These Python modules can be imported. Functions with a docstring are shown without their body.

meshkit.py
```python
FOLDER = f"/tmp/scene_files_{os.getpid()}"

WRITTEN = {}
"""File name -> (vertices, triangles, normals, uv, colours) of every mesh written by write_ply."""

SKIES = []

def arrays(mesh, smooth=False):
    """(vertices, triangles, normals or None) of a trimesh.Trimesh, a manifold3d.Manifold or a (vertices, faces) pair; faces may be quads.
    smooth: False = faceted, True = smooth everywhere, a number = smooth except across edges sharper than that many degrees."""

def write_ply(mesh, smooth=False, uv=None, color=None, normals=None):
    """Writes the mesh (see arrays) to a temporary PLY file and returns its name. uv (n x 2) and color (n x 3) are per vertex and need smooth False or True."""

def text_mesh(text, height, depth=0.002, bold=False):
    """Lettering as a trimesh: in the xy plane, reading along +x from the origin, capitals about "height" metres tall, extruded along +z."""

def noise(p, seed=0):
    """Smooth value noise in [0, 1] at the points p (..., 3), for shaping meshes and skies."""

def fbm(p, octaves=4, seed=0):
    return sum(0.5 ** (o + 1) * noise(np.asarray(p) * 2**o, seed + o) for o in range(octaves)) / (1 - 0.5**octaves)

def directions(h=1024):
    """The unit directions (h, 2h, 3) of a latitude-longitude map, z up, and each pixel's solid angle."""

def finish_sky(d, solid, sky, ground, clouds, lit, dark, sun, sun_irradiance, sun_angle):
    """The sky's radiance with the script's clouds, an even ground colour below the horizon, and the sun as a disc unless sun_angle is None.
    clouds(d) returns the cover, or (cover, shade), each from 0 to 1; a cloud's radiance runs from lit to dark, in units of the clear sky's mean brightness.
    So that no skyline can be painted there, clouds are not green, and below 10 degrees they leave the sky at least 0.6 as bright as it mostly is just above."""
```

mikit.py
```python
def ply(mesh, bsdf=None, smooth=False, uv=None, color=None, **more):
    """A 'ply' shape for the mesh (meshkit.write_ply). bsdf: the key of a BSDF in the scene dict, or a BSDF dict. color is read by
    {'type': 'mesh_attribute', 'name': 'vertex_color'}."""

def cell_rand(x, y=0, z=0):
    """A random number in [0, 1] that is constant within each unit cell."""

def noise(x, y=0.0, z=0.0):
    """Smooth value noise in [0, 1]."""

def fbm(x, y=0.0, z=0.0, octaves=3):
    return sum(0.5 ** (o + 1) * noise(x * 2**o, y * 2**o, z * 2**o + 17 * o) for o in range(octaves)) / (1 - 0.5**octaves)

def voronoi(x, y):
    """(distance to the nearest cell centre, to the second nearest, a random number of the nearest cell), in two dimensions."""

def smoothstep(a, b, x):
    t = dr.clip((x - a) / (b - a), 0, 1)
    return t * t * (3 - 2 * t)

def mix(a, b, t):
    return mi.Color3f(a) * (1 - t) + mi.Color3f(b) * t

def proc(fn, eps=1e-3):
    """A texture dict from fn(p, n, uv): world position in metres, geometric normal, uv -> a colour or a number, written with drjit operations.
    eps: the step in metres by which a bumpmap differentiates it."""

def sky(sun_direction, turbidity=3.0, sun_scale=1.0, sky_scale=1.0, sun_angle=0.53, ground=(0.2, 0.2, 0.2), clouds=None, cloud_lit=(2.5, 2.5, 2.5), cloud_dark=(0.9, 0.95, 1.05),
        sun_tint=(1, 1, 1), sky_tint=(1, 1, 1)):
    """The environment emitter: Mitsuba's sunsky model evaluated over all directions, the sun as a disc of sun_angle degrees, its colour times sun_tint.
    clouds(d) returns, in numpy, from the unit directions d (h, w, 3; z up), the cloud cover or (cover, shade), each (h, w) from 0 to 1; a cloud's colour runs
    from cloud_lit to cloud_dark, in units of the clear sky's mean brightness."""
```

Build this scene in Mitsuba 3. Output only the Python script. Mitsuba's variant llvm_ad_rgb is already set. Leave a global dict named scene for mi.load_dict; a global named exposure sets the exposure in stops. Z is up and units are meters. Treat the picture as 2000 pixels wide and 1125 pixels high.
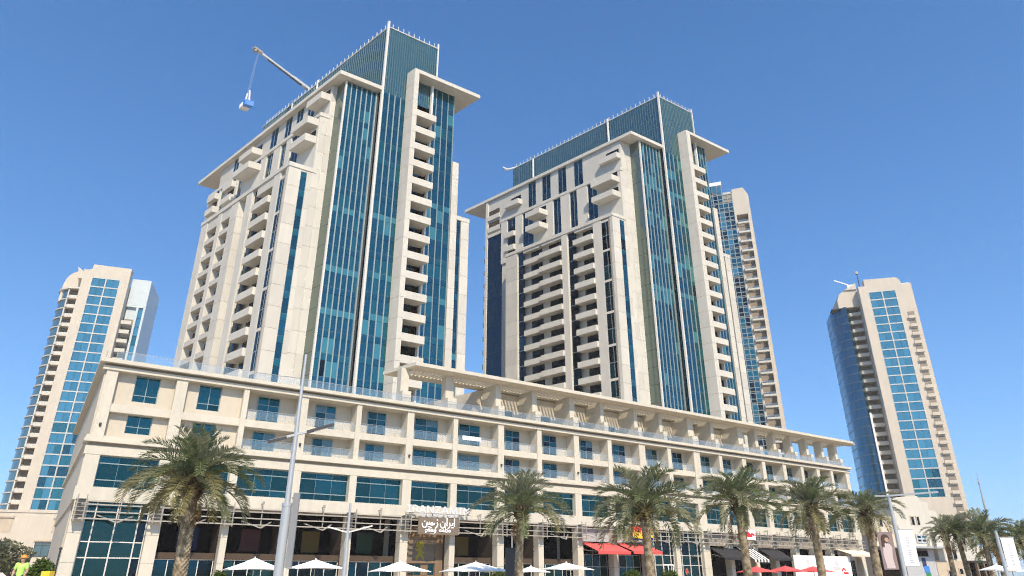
import math, random
import numpy as np, trimesh, mitsuba as mi, drjit as dr
import manifold3d as m3
from shapely.geometry import Polygon, LineString, box as sbox, Point
from shapely.ops import unary_union
import mikit, meshkit
from mikit import proc, fbm, noise, cell_rand, smoothstep, mix

T = mi.ScalarTransform4f
rnd = random.Random(7)
scene, labels = {}, {}

# ---------------------------------------------------------------- camera, sky, exposure
PITCH = math.radians(23.31)
EYE = (0.0, 0.0, 1.7)
scene['camera'] = {'type': 'perspective', 'fov': 74.7, 'fov_axis': 'x', 'near_clip': 0.1, 'far_clip': 6000.0,
                   'to_world': T().look_at(origin=list(EYE), target=[0, math.cos(PITCH), EYE[2] + math.sin(PITCH)], up=[0, 0, 1])}
SUN_AZ, SUN_EL = math.radians(162.5), math.radians(44.0)          # behind the camera, a little to the right
SUN = [math.sin(SUN_AZ) * math.cos(SUN_EL), math.cos(SUN_AZ) * math.cos(SUN_EL), math.sin(SUN_EL)]
scene['sky'] = mikit.sky(SUN, turbidity=3.6, ground=(0.34, 0.29, 0.23), sun_tint=(0.98, 1.0, 1.03), sky_tint=(0.63, 1.0, 1.33))
exposure = 2.0

# ---------------------------------------------------------------- materials
def rgb(c): return {'type': 'rgb', 'value': list(c)}
def mat(name, d): scene[name] = d; return name
def diffuse(name, c): return mat(name, {'type': 'twosided', 'bsdf': {'type': 'diffuse', 'reflectance': rgb(c)}})
def paint(name, c, rough=0.45, metallic=0.0, spec=0.5):
    return mat(name, {'type': 'twosided', 'bsdf': {'type': 'principled', 'base_color': rgb(c), 'roughness': rough, 'metallic': metallic, 'specular': spec}})
def cladding(name, c, amount=0.16):
    c = np.array(c)
    def fn(p, n, uv):
        a = fbm(p.x * 0.35, p.y * 0.35, p.z * 0.22, 3)
        s = fbm(p.x * 2.3, p.y * 2.3, p.z * 0.12, 2)
        k = 1 - amount * 0.5 + amount * (0.6 * a + 0.5 * s)
        return mi.Color3f(*[float(x) for x in c]) * k
    return mat(name, {'type': 'twosided', 'bsdf': {'type': 'diffuse', 'reflectance': proc(fn)}})
cladding('stone', (0.555, 0.54, 0.49), 0.2)
cladding('cream', (0.565, 0.535, 0.46), 0.22)
cladding('stone_b', (0.51, 0.495, 0.45), 0.2)
cladding('sand', (0.54, 0.495, 0.415), 0.2)
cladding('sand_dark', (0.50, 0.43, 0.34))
cladding('tan', (0.55, 0.505, 0.435))
diffuse('joint', (0.30, 0.27, 0.23))
diffuse('soffit', (0.56, 0.53, 0.48))
paint('white_metal', (0.72, 0.71, 0.68), 0.4)
paint('mullion', (0.26, 0.335, 0.345), 0.4, 0.3)
paint('louvre', (0.13, 0.21, 0.22), 0.4, 0.3)
paint('trellis', (0.37, 0.345, 0.30), 0.45, 0.1)
paint('frame_white', (0.58, 0.57, 0.54), 0.45)
paint('grey_metal', (0.42, 0.42, 0.42), 0.4, 0.4)
paint('galvanised', (0.46, 0.48, 0.49), 0.4, 0.4)
paint('panel_grey', (0.24, 0.25, 0.26), 0.5, 0.2)
paint('dark_metal', (0.05, 0.05, 0.055), 0.4, 0.2)
paint('bronze_metal', (0.33, 0.30, 0.26), 0.45, 0.2)
def glass(name, c, rough=0.03, metallic=0.88):
    return paint(name, c, rough, metallic, 0.6)
glass('glass_blue', (0.024, 0.135, 0.175))
glass('glass_deep', (0.017, 0.092, 0.12))
glass('glass_teal', (0.035, 0.185, 0.20))
glass('glass_pale', (0.085, 0.30, 0.31), 0.12, 0.7)
glass('glass_green', (0.15, 0.19, 0.16), 0.12, 0.6)
glass('glass_window', (0.018, 0.098, 0.112))
glass('glass_curtain', (0.10, 0.17, 0.19), 0.2, 0.45)
glass('glass_window_dark', (0.011, 0.062, 0.066))
glass('glass_black', (0.012, 0.024, 0.034), 0.04)
glass('glass_crown', (0.085, 0.20, 0.215), 0.14)
glass('glass_navy', (0.011, 0.05, 0.075), 0.05)
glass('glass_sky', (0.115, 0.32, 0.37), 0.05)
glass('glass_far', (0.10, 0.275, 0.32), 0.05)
glass('glass_curve', (0.035, 0.135, 0.195), 0.08)
glass('glass_curve_pale', (0.14, 0.25, 0.27), 0.12, 0.7)
paint('strip_frame', (0.44, 0.47, 0.47), 0.45)
paint('side_block', (0.46, 0.53, 0.56), 0.5)
glass('glass_shop', (0.02, 0.06, 0.062), 0.03)
mat('railing_glass', {'type': 'blendbsdf', 'weight': 0.07, 'a': {'type': 'thindielectric', 'int_ior': 1.5},
                      'b': {'type': 'twosided', 'bsdf': {'type': 'diffuse', 'reflectance': rgb((0.42, 0.52, 0.53))}}})
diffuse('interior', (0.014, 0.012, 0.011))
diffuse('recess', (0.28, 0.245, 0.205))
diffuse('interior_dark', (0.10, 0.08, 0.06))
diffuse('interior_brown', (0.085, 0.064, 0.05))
paint('canvas_white', (0.80, 0.79, 0.76), 0.8)
paint('canvas_red', (0.60, 0.085, 0.08), 0.8)
paint('canvas_black', (0.025, 0.025, 0.028), 0.75)
paint('canvas_cream', (0.62, 0.56, 0.44), 0.8)
paint('board_white', (0.78, 0.79, 0.82), 0.6)
paint('board_brown', (0.17, 0.135, 0.10), 0.6)
paint('board_grey', (0.40, 0.42, 0.45), 0.55)
paint('print_grey', (0.55, 0.53, 0.55), 0.6)
paint('red', (0.60, 0.03, 0.03), 0.5)
paint('yellow', (0.80, 0.52, 0.03), 0.5)
paint('blue', (0.04, 0.20, 0.62), 0.5)
paint('navy', (0.02, 0.03, 0.12), 0.5)
paint('green', (0.03, 0.20, 0.07), 0.5)
for _n, _c in (('blue', (.006, .012, .06)), ('red', (.07, .006, .006)), ('yellow', (.13, .075, .004)), ('green', (.004, .035, .01))): paint('screen_' + _n, _c, .6)
paint('wood', (0.20, 0.135, 0.085), 0.55)
paint('emblem_yellow', (0.30, 0.25, 0.02), 0.5)
paint('sign_white', (0.62, 0.63, 0.66), 0.6)
paint('hivis', (0.45, 0.80, 0.16), 0.7)
paint('orange', (0.75, 0.28, 0.04), 0.45)
paint('skin', (0.42, 0.26, 0.18), 0.6)
paint('cloth_navy', (0.03, 0.04, 0.08), 0.8)
paint('car_paint', (0.66, 0.58, 0.54), 0.25)
paint('pink', (0.22, 0.17, 0.17), 0.6)
paint('pink_pale', (0.50, 0.42, 0.42), 0.6)

def trunk_fn(p, n, uv):
    g = fbm(p.x * 6, p.y * 6, p.z * 5, 3)
    return mix((0.17, 0.135, 0.09), (0.38, 0.32, 0.23), smoothstep(0.25, 0.75, g))
mat('palm_bark', {'type': 'twosided', 'bsdf': {'type': 'diffuse', 'reflectance': proc(trunk_fn)}})
diffuse('palm_boot', (0.10, 0.07, 0.045))
def leafmat(name, c, d):
    mat(name, {'type': 'principledthin', 'base_color': rgb(c), 'roughness': 0.5, 'spec_trans': 0.0, 'diff_trans': d, 'eta': 1.4})
leafmat('leaf_a', (0.19, 0.225, 0.115), 0.75)
leafmat('leaf_b', (0.29, 0.30, 0.19), 0.75)
leafmat('leaf_c', (0.27, 0.25, 0.125), 0.65)
leafmat('leaf_dead', (0.24, 0.16, 0.08), 0.3)
leafmat('leaf_shrub', (0.08, 0.12, 0.03), 0.5)
leafmat('leaf_olive', (0.14, 0.145, 0.09), 0.5)
def asphalt_fn(p, n, uv):
    return mix((0.045, 0.045, 0.047), (0.075, 0.073, 0.07), fbm(p.x * 0.8, p.y * 0.8, 0, 4))
mat('asphalt', {'type': 'diffuse', 'reflectance': proc(asphalt_fn)})
def paving_fn(p, n, uv):
    fx, fy = p.x / 0.6, p.y / 0.6
    j = dr.minimum(dr.minimum(fx - dr.floor(fx), fy - dr.floor(fy)) * 0.6, 0.01) / 0.01
    return mix((0.34, 0.31, 0.26), (0.50, 0.455, 0.385), j * (0.6 + 0.4 * cell_rand(fx, fy)))
mat('paving', {'type': 'diffuse', 'reflectance': proc(paving_fn)})
def sand_fn(p, n, uv):
    return mix((0.34, 0.28, 0.20), (0.44, 0.37, 0.28), fbm(p.x * 0.05, p.y * 0.05, 0, 4))
mat('ground_sand', {'type': 'diffuse', 'reflectance': proc(sand_fn)})

# ---------------------------------------------------------------- helpers
_count = {}
def newkey(base):
    n = _count.get(base, 0); _count[base] = n + 1
    return base if n == 0 else f'{base}_{n:03d}'
def thing(name, label=None, category=None, group=None, kind=None):
    k = newkey(name)
    labels[k] = {}
    if label: labels[k]['label'] = label
    if category: labels[k]['category'] = category
    if group: labels[k]['group'] = group
    if kind: labels[k]['kind'] = kind
    return k
def part(parent, name, label=None, kind=None):
    k = newkey(parent + '__' + name)
    if label or kind:
        labels[k] = {}
        if label: labels[k]['label'] = label
        if kind: labels[k]['kind'] = kind
    return k
class Frame:
    def __init__(s, o, ex, ey):
        s.o = np.array([o[0], o[1], o[2] if len(o) > 2 else 0.0], float)
        s.M = np.eye(4); s.M[:3, 0] = [ex[0], ex[1], 0]; s.M[:3, 1] = [ey[0], ey[1], 0]; s.M[:3, 3] = s.o
    def at(s, a, b, c): return (s.M @ [a, b, c, 1])[:3]
    def mat(s, a=0, b=0, c=0, sa=1, sb=1, sc=1):
        L = np.diag([sa, sb, sc, 1.0]); L[:3, 3] = [a, b, c]
        return s.M @ L
WORLD = Frame((0, 0, 0), (1, 0), (0, 1))
UNIT = mikit.ply(trimesh.creation.box(bounds=[[0, 0, 0], [1, 1, 1]]))
def put(key, ply, m, F=None, M=None):
    d = {k: v for k, v in ply.items() if k != 'bsdf'}
    if F is not None: M = F.mat() if M is None else F.M @ M
    if M is not None: d['to_world'] = T(M)
    d['bsdf'] = {'type': 'ref', 'id': m}
    scene[key] = d
    return key
def bx(F, key, m, a0, a1, b0, b1, c0, c1):
    d = dict(UNIT); d['to_world'] = T(F.mat(a0, b0, c0, a1 - a0, b1 - b0, c1 - c0)); d['bsdf'] = {'type': 'ref', 'id': m}
    scene[key] = d
    return key
def tilted(F, key, m, a0, a1, b0, b1, c0, c1, k=1.0):
    """a pane that sits a fraction of a degree out of true, as hung glass does"""
    d = dict(UNIT); L = F.mat(a0, b0, c0, a1 - a0, b1 - b0, c1 - c0); S = np.eye(4)
    S[1, 0], S[1, 2] = rnd.uniform(-.012, .012) * k / (b1 - b0), rnd.uniform(-.022, .022) * k / (b1 - b0)
    d['to_world'] = T(L @ S); d['bsdf'] = {'type': 'ref', 'id': m}; scene[key] = d
    return key
_cache = {}
def boxes_mesh(bl):
    return trimesh.util.concatenate([trimesh.creation.box(bounds=[[b[0], b[2], b[4]], [b[1], b[3], b[5]]]) for b in bl])
def mb(F, key, m, bl, a=0, b=0, c=0):
    """several boxes as ONE mesh, given relative to (a, b, c) of the frame"""
    sig = tuple(tuple(round(x, 3) for x in q) for q in bl)
    if sig not in _cache: _cache[sig] = mikit.ply(boxes_mesh(bl))
    return put(key, _cache[sig], m, M=F.mat(a, b, c))
def mesh(F, key, m, me, smooth=False):
    return put(key, mikit.ply(me, smooth=smooth), m, M=F.M)
def prism(poly, z0, z1):
    g = trimesh.creation.extrude_polygon(poly, z1 - z0, engine='earcut'); g.apply_translation([0, 0, z0]); return g
def plate(poly, b0, b1):
    """polygon drawn in (a, c), extruded along b"""
    g = trimesh.creation.extrude_polygon(poly, b1 - b0, engine='earcut')
    v = np.array(g.vertices); g.vertices = np.stack([v[:, 0], b1 - v[:, 2], v[:, 1]], 1)
    return g
def tube(p0, p1, r0, r1=None, n=10):
    p0, p1 = np.array(p0, float), np.array(p1, float); r1 = r0 if r1 is None else r1
    t = p1 - p0; L = np.linalg.norm(t); t /= L
    a = np.cross(t, [0, 0, 1] if abs(t[2]) < .9 else [1, 0, 0]); a /= np.linalg.norm(a); b = np.cross(t, a)
    ang = np.arange(n) * 2 * np.pi / n
    ring = np.cos(ang)[:, None] * a + np.sin(ang)[:, None] * b
    v = np.vstack([p0 + ring * r0, p1 + ring * r1, [p0], [p1]])
    i = np.arange(n); j = (i + 1) % n
    f = np.vstack([np.stack([i, j, j + n], 1), np.stack([i, j + n, i + n], 1), np.stack([j, i, i * 0 + 2 * n], 1), np.stack([i + n, j + n, i * 0 + 2 * n + 1], 1)])
    return trimesh.Trimesh(v, f, process=False)
def beam(p0, p1, w, h):
    """square bar between two points, h upwards"""
    p0, p1 = np.array(p0, float), np.array(p1, float); t = p1 - p0; t /= np.linalg.norm(t)
    s = np.cross(t, [0, 0, 1.0]); s /= np.linalg.norm(s); u = np.cross(s, t)
    q = [s * w / 2 * i + u * h / 2 * j for i, j in ((-1, -1), (1, -1), (1, 1), (-1, 1))]
    return trimesh.convex.convex_hull(np.array([p + k for p in (p0, p1) for k in q]))
def cat(ms): return trimesh.util.concatenate(ms)

# ---------------------------------------------------------------- the setting
GZ = 0.7                                     # level of the plaza in front of the buildings
def sheet(v, f): return trimesh.Trimesh(np.array(v, float), np.array(f), process=False)
me = sheet([(-1800, 9, 0), (1800, 9, 0), (1800, 26, GZ - .02), (-1800, 26, GZ - .02), (1800, 2400, GZ - .02), (-1800, 2400, GZ - .02), (-1800, -600, 0), (1800, -600, 0)],
           [(0, 1, 2), (0, 2, 3), (3, 2, 4), (3, 4, 5), (6, 7, 1), (6, 1, 0)])
mesh(WORLD, thing('ground', kind='structure'), 'ground_sand', me)
mesh(WORLD, thing('road', kind='structure'), 'asphalt', sheet([(-400, -6, .004), (400, -6, .004), (400, 5, .004), (-400, 5, .004)], [(0, 1, 2), (0, 2, 3)]))
k = thing('kerb', kind='structure')
bx(WORLD, k, 'stone_b', -400, 400, 5, 5.25, 0, .13)
mesh(WORLD, thing('pavement', kind='structure'), 'paving', sheet([(-300, 5.25, .125), (300, 5.25, .125), (300, 9, .125), (300, 26, GZ), (300, 75, GZ), (-300, 75, GZ), (-300, 26, GZ), (-300, 9, .125)],
     [(0, 1, 2), (0, 2, 7), (7, 2, 3), (7, 3, 6), (6, 3, 4), (6, 4, 5)]))

# ---------------------------------------------------------------- the long podium building
UP, WPV = (0.82843112, 0.56009095), (-0.56009095, 0.82843112)
PF = Frame((-39.7028, 63.6293, 0), UP, WPV)
podium = thing('podium_building', 'long cream low-rise block with rows of square balconies and a rooftop pergola', 'building')
PIL = [(0, 1.0), (6.36, 7.42), (13.07, 13.62), (19.25, 20.15), (25.95, 26.55), (32.5, 33.4), (38.95, 39.6), (45.75, 46.65), (52.1, 52.85), (58.6, 59.5), (64.95, 65.7), (71.3, 72.55), (77.4, 78.2),
       (83.4, 84.85), (89.5, 90.3), (95.45, 96.45), (100.75, 101.65), (106.65, 107.6), (111.95, 112.75), (116.9, 117.85), (121.35, 122.1), (126.4, 127.5)]
PIL = [(a, b) for a, b in PIL]
UEND = 127.5
DEP = 44.0
# solid body behind the facade
mb(PF, part(podium, 'wall'), 'sand', [(0, UEND, 1.8, DEP, 9.2, 20.9), (0, UEND, 5.2, DEP, 0, 9.2)])
bx(PF, part(podium, 'side_wall'), 'sand', -0.15, 0.0, 0.3, DEP, 8.2, 20.4)
# floors: fascia, frieze, cornices
def hband(name, m, b0, c0, c1, a0=-.25, a1=UEND + .25, b1=2.0):
    bx(PF, part(podium, name), m, a0, a1, b0, b1, c0, c1)
hband('fascia', 'cream', -0.05, 8.2, 9.38)
hband('frieze', 'cream', -0.02, 12.3, 13.12)
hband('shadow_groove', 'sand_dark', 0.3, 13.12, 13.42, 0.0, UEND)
hband('cornice', 'cream', -0.38, 13.42, 13.75, -.5, UEND + .5)
hband('cornice', 'cream', -0.26, 13.75, 14.05, -.4, UEND + .4)
hband('cornice', 'cream', -0.16, 20.42, 20.8, -.4, UEND + .4)
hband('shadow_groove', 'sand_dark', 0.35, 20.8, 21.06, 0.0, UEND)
rc = sbox(-.75, -0.62, UEND - 1.2, 3.0).union(Point(UEND - 1.2, .6).buffer(1.95).intersection(sbox(UEND - 3, -0.62, UEND + 2, 3.0)))
mesh(PF, part(podium, 'cornice'), 'cream', prism(rc, 21.06, 21.44))
bx(PF, part(podium, 'roof_slab'), 'sand_dark', 0, UEND, 3.0, DEP, 20.95, 21.2)
# end cornices wrapping the left end
bx(PF, part(podium, 'cornice'), 'cream', -.75, 0, 3.0, DEP, 21.06, 21.44)
bx(PF, part(podium, 'cornice'), 'cream', -.4, -.15, 2.0, DEP, 13.42, 14.05)
def window(F, parent, a0, a1, b, c0, c1, nx, bars, gl, fr='mullion', fw=0.07, name='window', pane='pane', dpt=0.12, vb=None):
    """framed window: a frame mesh with panes as sub-parts; bars: heights of the transoms"""
    w = part(parent, name)
    bl = [(0, fw, 0, dpt, 0, c1 - c0), (a1 - a0 - fw, a1 - a0, 0, dpt, 0, c1 - c0), (fw, a1 - a0 - fw, 0, dpt, 0, fw), (fw, a1 - a0 - fw, 0, dpt, c1 - c0 - fw, c1 - c0)]
    xs = np.linspace(fw / 2, a1 - a0 - fw / 2, nx + 1)
    zs = [fw / 2] + [z - c0 for z in bars] + [c1 - c0 - fw / 2]
    vb = fw if vb is None else vb
    for x in xs[1:-1]: bl.append((x - vb / 2, x + vb / 2, 0.01, dpt - .01, fw, c1 - c0 - fw))
    for z in zs[1:-1]: bl.append((fw, a1 - a0 - fw, 0.02, dpt - .02, z - fw / 2, z + fw / 2))
    mb(F, w, fr, bl, a0, b, c0)
    for i in range(nx):
        for j in range(len(zs) - 1):
            g = gl if isinstance(gl, str) else rnd.choice(gl)
            tilted(F, part(w, pane), g, a0 + xs[i] + (fw if i == 0 else vb) / 2, a0 + xs[i + 1] - (fw if i == nx - 1 else vb) / 2, b + dpt * .55, b + dpt * .75, c0 + zs[j] + fw / 2, c0 + zs[j + 1] - fw / 2)
    return w
def railing(F, parent, a0, a1, b, c0, c1, n):
    r = part(parent, 'balcony_railing')
    L = a1 - a0
    bl = [(0, L, -.02, .02, c1 - c0 - .035, c1 - c0)] + [(x - .012, x + .012, -.012, .012, 0, c1 - c0 - .05) for x in np.linspace(.02, L - .02, n + 1)]
    mb(F, r, 'grey_metal', bl, a0, b, c0)
    for i in range(n):
        x0, x1 = np.linspace(.02, L - .02, n + 1)[i:i + 2]
        bx(F, part(r, 'glass_panel'), 'railing_glass', a0 + x0 + .03, a0 + x1 - .03, b - .008, b + .008, c0 + .1, c1 - .1)
WIN = {0: (2.7, 4.95), 1: (8.7, 10.95), 2: (15.0, 17.4), 3: (21.6, 24.0), 4: (28.0, 30.4), 5: (34.3, 37.6), 6: (40.7, 43.9), 7: (47.9, 50.3), 8: (54.3, 56.7), 9: (61.1, 63.4), 10: (67.4, 69.9)}
for i in range(21):
    p0, p1 = PIL[i][1], PIL[i + 1][0]
    for (c0, c1) in ((14.05, 16.42), (17.2, 20.42)):
        if i < 2:
            w0, w1 = WIN[i]
            wt = c1 - .05 if c1 < 17 else c1 - .1
            bx(PF, part(podium, 'wall_panel'), 'sand', p0, w0, 0.75, 1.8, c0, c1)
            bx(PF, part(podium, 'wall_panel'), 'sand', w1, p1, 0.75, 1.8, c0, c1)
            bx(PF, part(podium, 'wall_panel'), 'sand', w0, w1, 0.75, 1.8, c0, c0 + .55)
            window(PF, podium, w0, w1, 0.95, c0 + .55, wt + .05, 2, [c0 + 1.25], ['glass_window', 'glass_window', 'glass_window_dark'])
        else:
            w0, w1 = WIN.get(i, (p0 + 2.0, p0 + 4.2))
            w1 = min(w1, p1 - .35)
            window(PF, podium, w0, w1, 1.68, c0 + .05, min(c1 - .12, c0 + 3.0), 2, [c0 + 2.1] if c1 > 18 else [], ['glass_window', 'glass_window_dark', 'glass_black' if i > 5 else 'glass_window', 'glass_window', 'glass_curtain'], name='balcony_door')
            railing(PF, podium, p0 + .02, p1 - .02, 0.22, c0, c0 + 1.12, 4 if i < 12 else 3)
    bx(PF, part(podium, 'balcony_slab'), 'cream', p0, p1, 0.1, 1.8, 16.42, 17.2)
    # window band of the second storey
    q0, q1 = (PIL[i][1] + .12, PIL[i + 1][0] - .12)
    window(PF, podium, q0, q1, 0.55, 9.38, 12.3, 3, [10.1, 11.62], ['glass_window_dark', 'glass_window_dark', 'glass_window'], fw=.09, vb=.025)
for i, (a, b) in enumerate(PIL):
    bx(PF, part(podium, 'fin_wall'), 'cream' if i % 2 else 'cream', a, b, 0.0 if i % 2 else -.02, 1.8, 14.05, 20.42)
    bx(PF, part(podium, 'window_pier'), 'cream', a - .12, b + .12, 0.02, 1.8, 9.38, 12.3)
    if i % 2 == 1 and i > 2 or i == 0:      # little flood lights on the piers
        mb(PF, part(podium, 'wall_light'), 'dark_metal', [(-.1, .1, -.22, -.02, 0, .22), (-.04, .04, -.1, 0, -.1, 0)], (a + b) / 2, -.02, 15.0)
    # ground floor column, built of stacked blocks
    cz = [GZ, 2.9, 5.35, 8.2]
    for j in range(3):
        bx(PF, part(podium, 'column_block'), 'cream', a - .03, b + .05, 0.0, 1.15, cz[j], cz[j + 1] - (.03 if j < 2 else 0))
    bx(PF, part(podium, 'column_core'), 'joint', a + .02, b, 0.04, 1.1, GZ, 8.2)
bx(PF, part(podium, 'soffit'), 'soffit', 0, UEND, -.02, 5.2, 8.1, 8.2)
# roof parapet of glass along the terrace
for i in range(21):
    a0, a1 = (PIL[i][0] + PIL[i][1]) / 2, (PIL[i + 1][0] + PIL[i + 1][1]) / 2
    r = part(podium, 'parapet_railing')
    n = 4 if i < 12 else 3
    L = a1 - a0
    mb(PF, r, 'grey_metal', [(0, L, -.02, .02, .88, .92)] + [(x - .015, x + .015, -.015, .015, 0, .88) for x in np.linspace(0.02, L, n + 1)[:-1]], a0, -.3, 21.44)
    for j in range(n):
        bx(PF, part(r, 'glass_panel'), 'railing_glass', a0 + L * j / n + .05, a0 + L * (j + 1) / n - .03, -.31, -.29, 21.5, 22.28)
r = part(podium, 'parapet_railing')
mb(PF, r, 'galvanised', [(-.03, .03, 0, 38, .86, .92)] + [(-.02, .02, x - .02, x + .02, 0, .86) for x in np.linspace(0, 38, 14)], -.3, -.3, 21.44)
for j in range(14): bx(PF, part(r, 'glass_panel'), 'railing_glass', -.31, -.29, -.25 + j * 2.7, 2.35 + j * 2.7, 21.5, 22.28)
# --- penthouse and pergola
PEN0, PEN1 = 45.4, 97.0
VPF = np.array([-0.74433092, 0.66781096]); vu, vw = VPF @ np.array(UP), VPF @ np.array(WPV)
poly = Polygon([(PEN0, 4.3), (PEN1, 4.3), (PEN1, 16), (PEN0 + vu / vw * 11.7, 16)])
mesh(PF, part(podium, 'penthouse_wall'), 'sand', prism(poly, 21.2, 25.9))
FIN5 = [(45.75, 46.65), (51.9, 52.7), (58.6, 59.5), (64.5, 65.2), (71.4, 72.1), (76.9, 77.6), (83.5, 84.8), (89.1, 89.9), (96.2, 97.5), (100.8, 101.6), (106.0, 106.7), (111.0, 111.7), (115.9, 116.6), (120.8, 121.5), (125.4, 126.2)]
for i, (a, b) in enumerate(FIN5):
    bx(PF, part(podium, 'terrace_pier'), 'cream', a - .05, b + .05, -0.05, .75, 21.44, 22.95)
    bx(PF, part(podium, 'terrace_fin'), 'cream', a, b, 0.75, 4.3 if a < 97 else 2.3, 21.2, 26.05)
    if i < 8:
        x0, x1 = b, FIN5[i + 1][0]
        window(PF, podium, x0 + 1.1, x1 - 1.0, 4.2, 21.25, 23.5, 3, [], ['glass_window', 'glass_window_dark'], name='terrace_door')
for a, b in ((31.6, 32.7), (38.0, 39.2)):
    bx(PF, part(podium, 'terrace_pier'), 'cream', a - .05, b + .05, -0.05, .75, 21.44, 22.95)
    bx(PF, part(podium, 'terrace_fin'), 'cream', a, b, 0.75, 1.9, 21.2, 26.05)
# pergola: front slab with tapered left end and rounded right end, back slab, slats over each bay
tip = vu / vw
front = Polygon([(32.6, -1.25), (129.0, -1.25), (131.0, -.4), (131.4, .5), (131.2, 1.0), (32.6 + tip * 2.25, 1.0)])
mesh(PF, part(podium, 'pergola_beam'), 'cream', prism(front, 26.05, 26.5))
back = Polygon([(32.6 + tip * 4.55, 3.3), (130.6, 3.3), (128, 4.9), (97, 4.9), (97, 5.2), (32.6 + tip * 6.4, 5.2)])
mesh(PF, part(podium, 'pergola_beam'), 'cream', prism(back, 26.05, 26.5))
cap5 = Polygon([(32.6 + tip * 2.25, 1.0), (32.6 + tip * 2.25 + 1.2, 1.0), (32.6 + tip * 4.55 + 1.2, 3.3), (32.6 + tip * 4.55, 3.3)])
mesh(PF, part(podium, 'pergola_beam'), 'cream', prism(cap5, 26.06, 26.49))
x = 33.2
nsl = 0
while x < 130.0:
    bx(PF, part(podium, 'pergola_slat') if nsl < 290 else part(podium, 'pergola_slat'), 'cream', x, x + .22, 1.0, 3.3, 26.07, 26.42)
    x += .56; nsl += 1
bx(PF, part(podium, 'terrace_screen'), 'cream', PEN0 - 6.4, PEN0 - 6.0, 6.5, 9, 21.2, 24.0)

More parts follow.
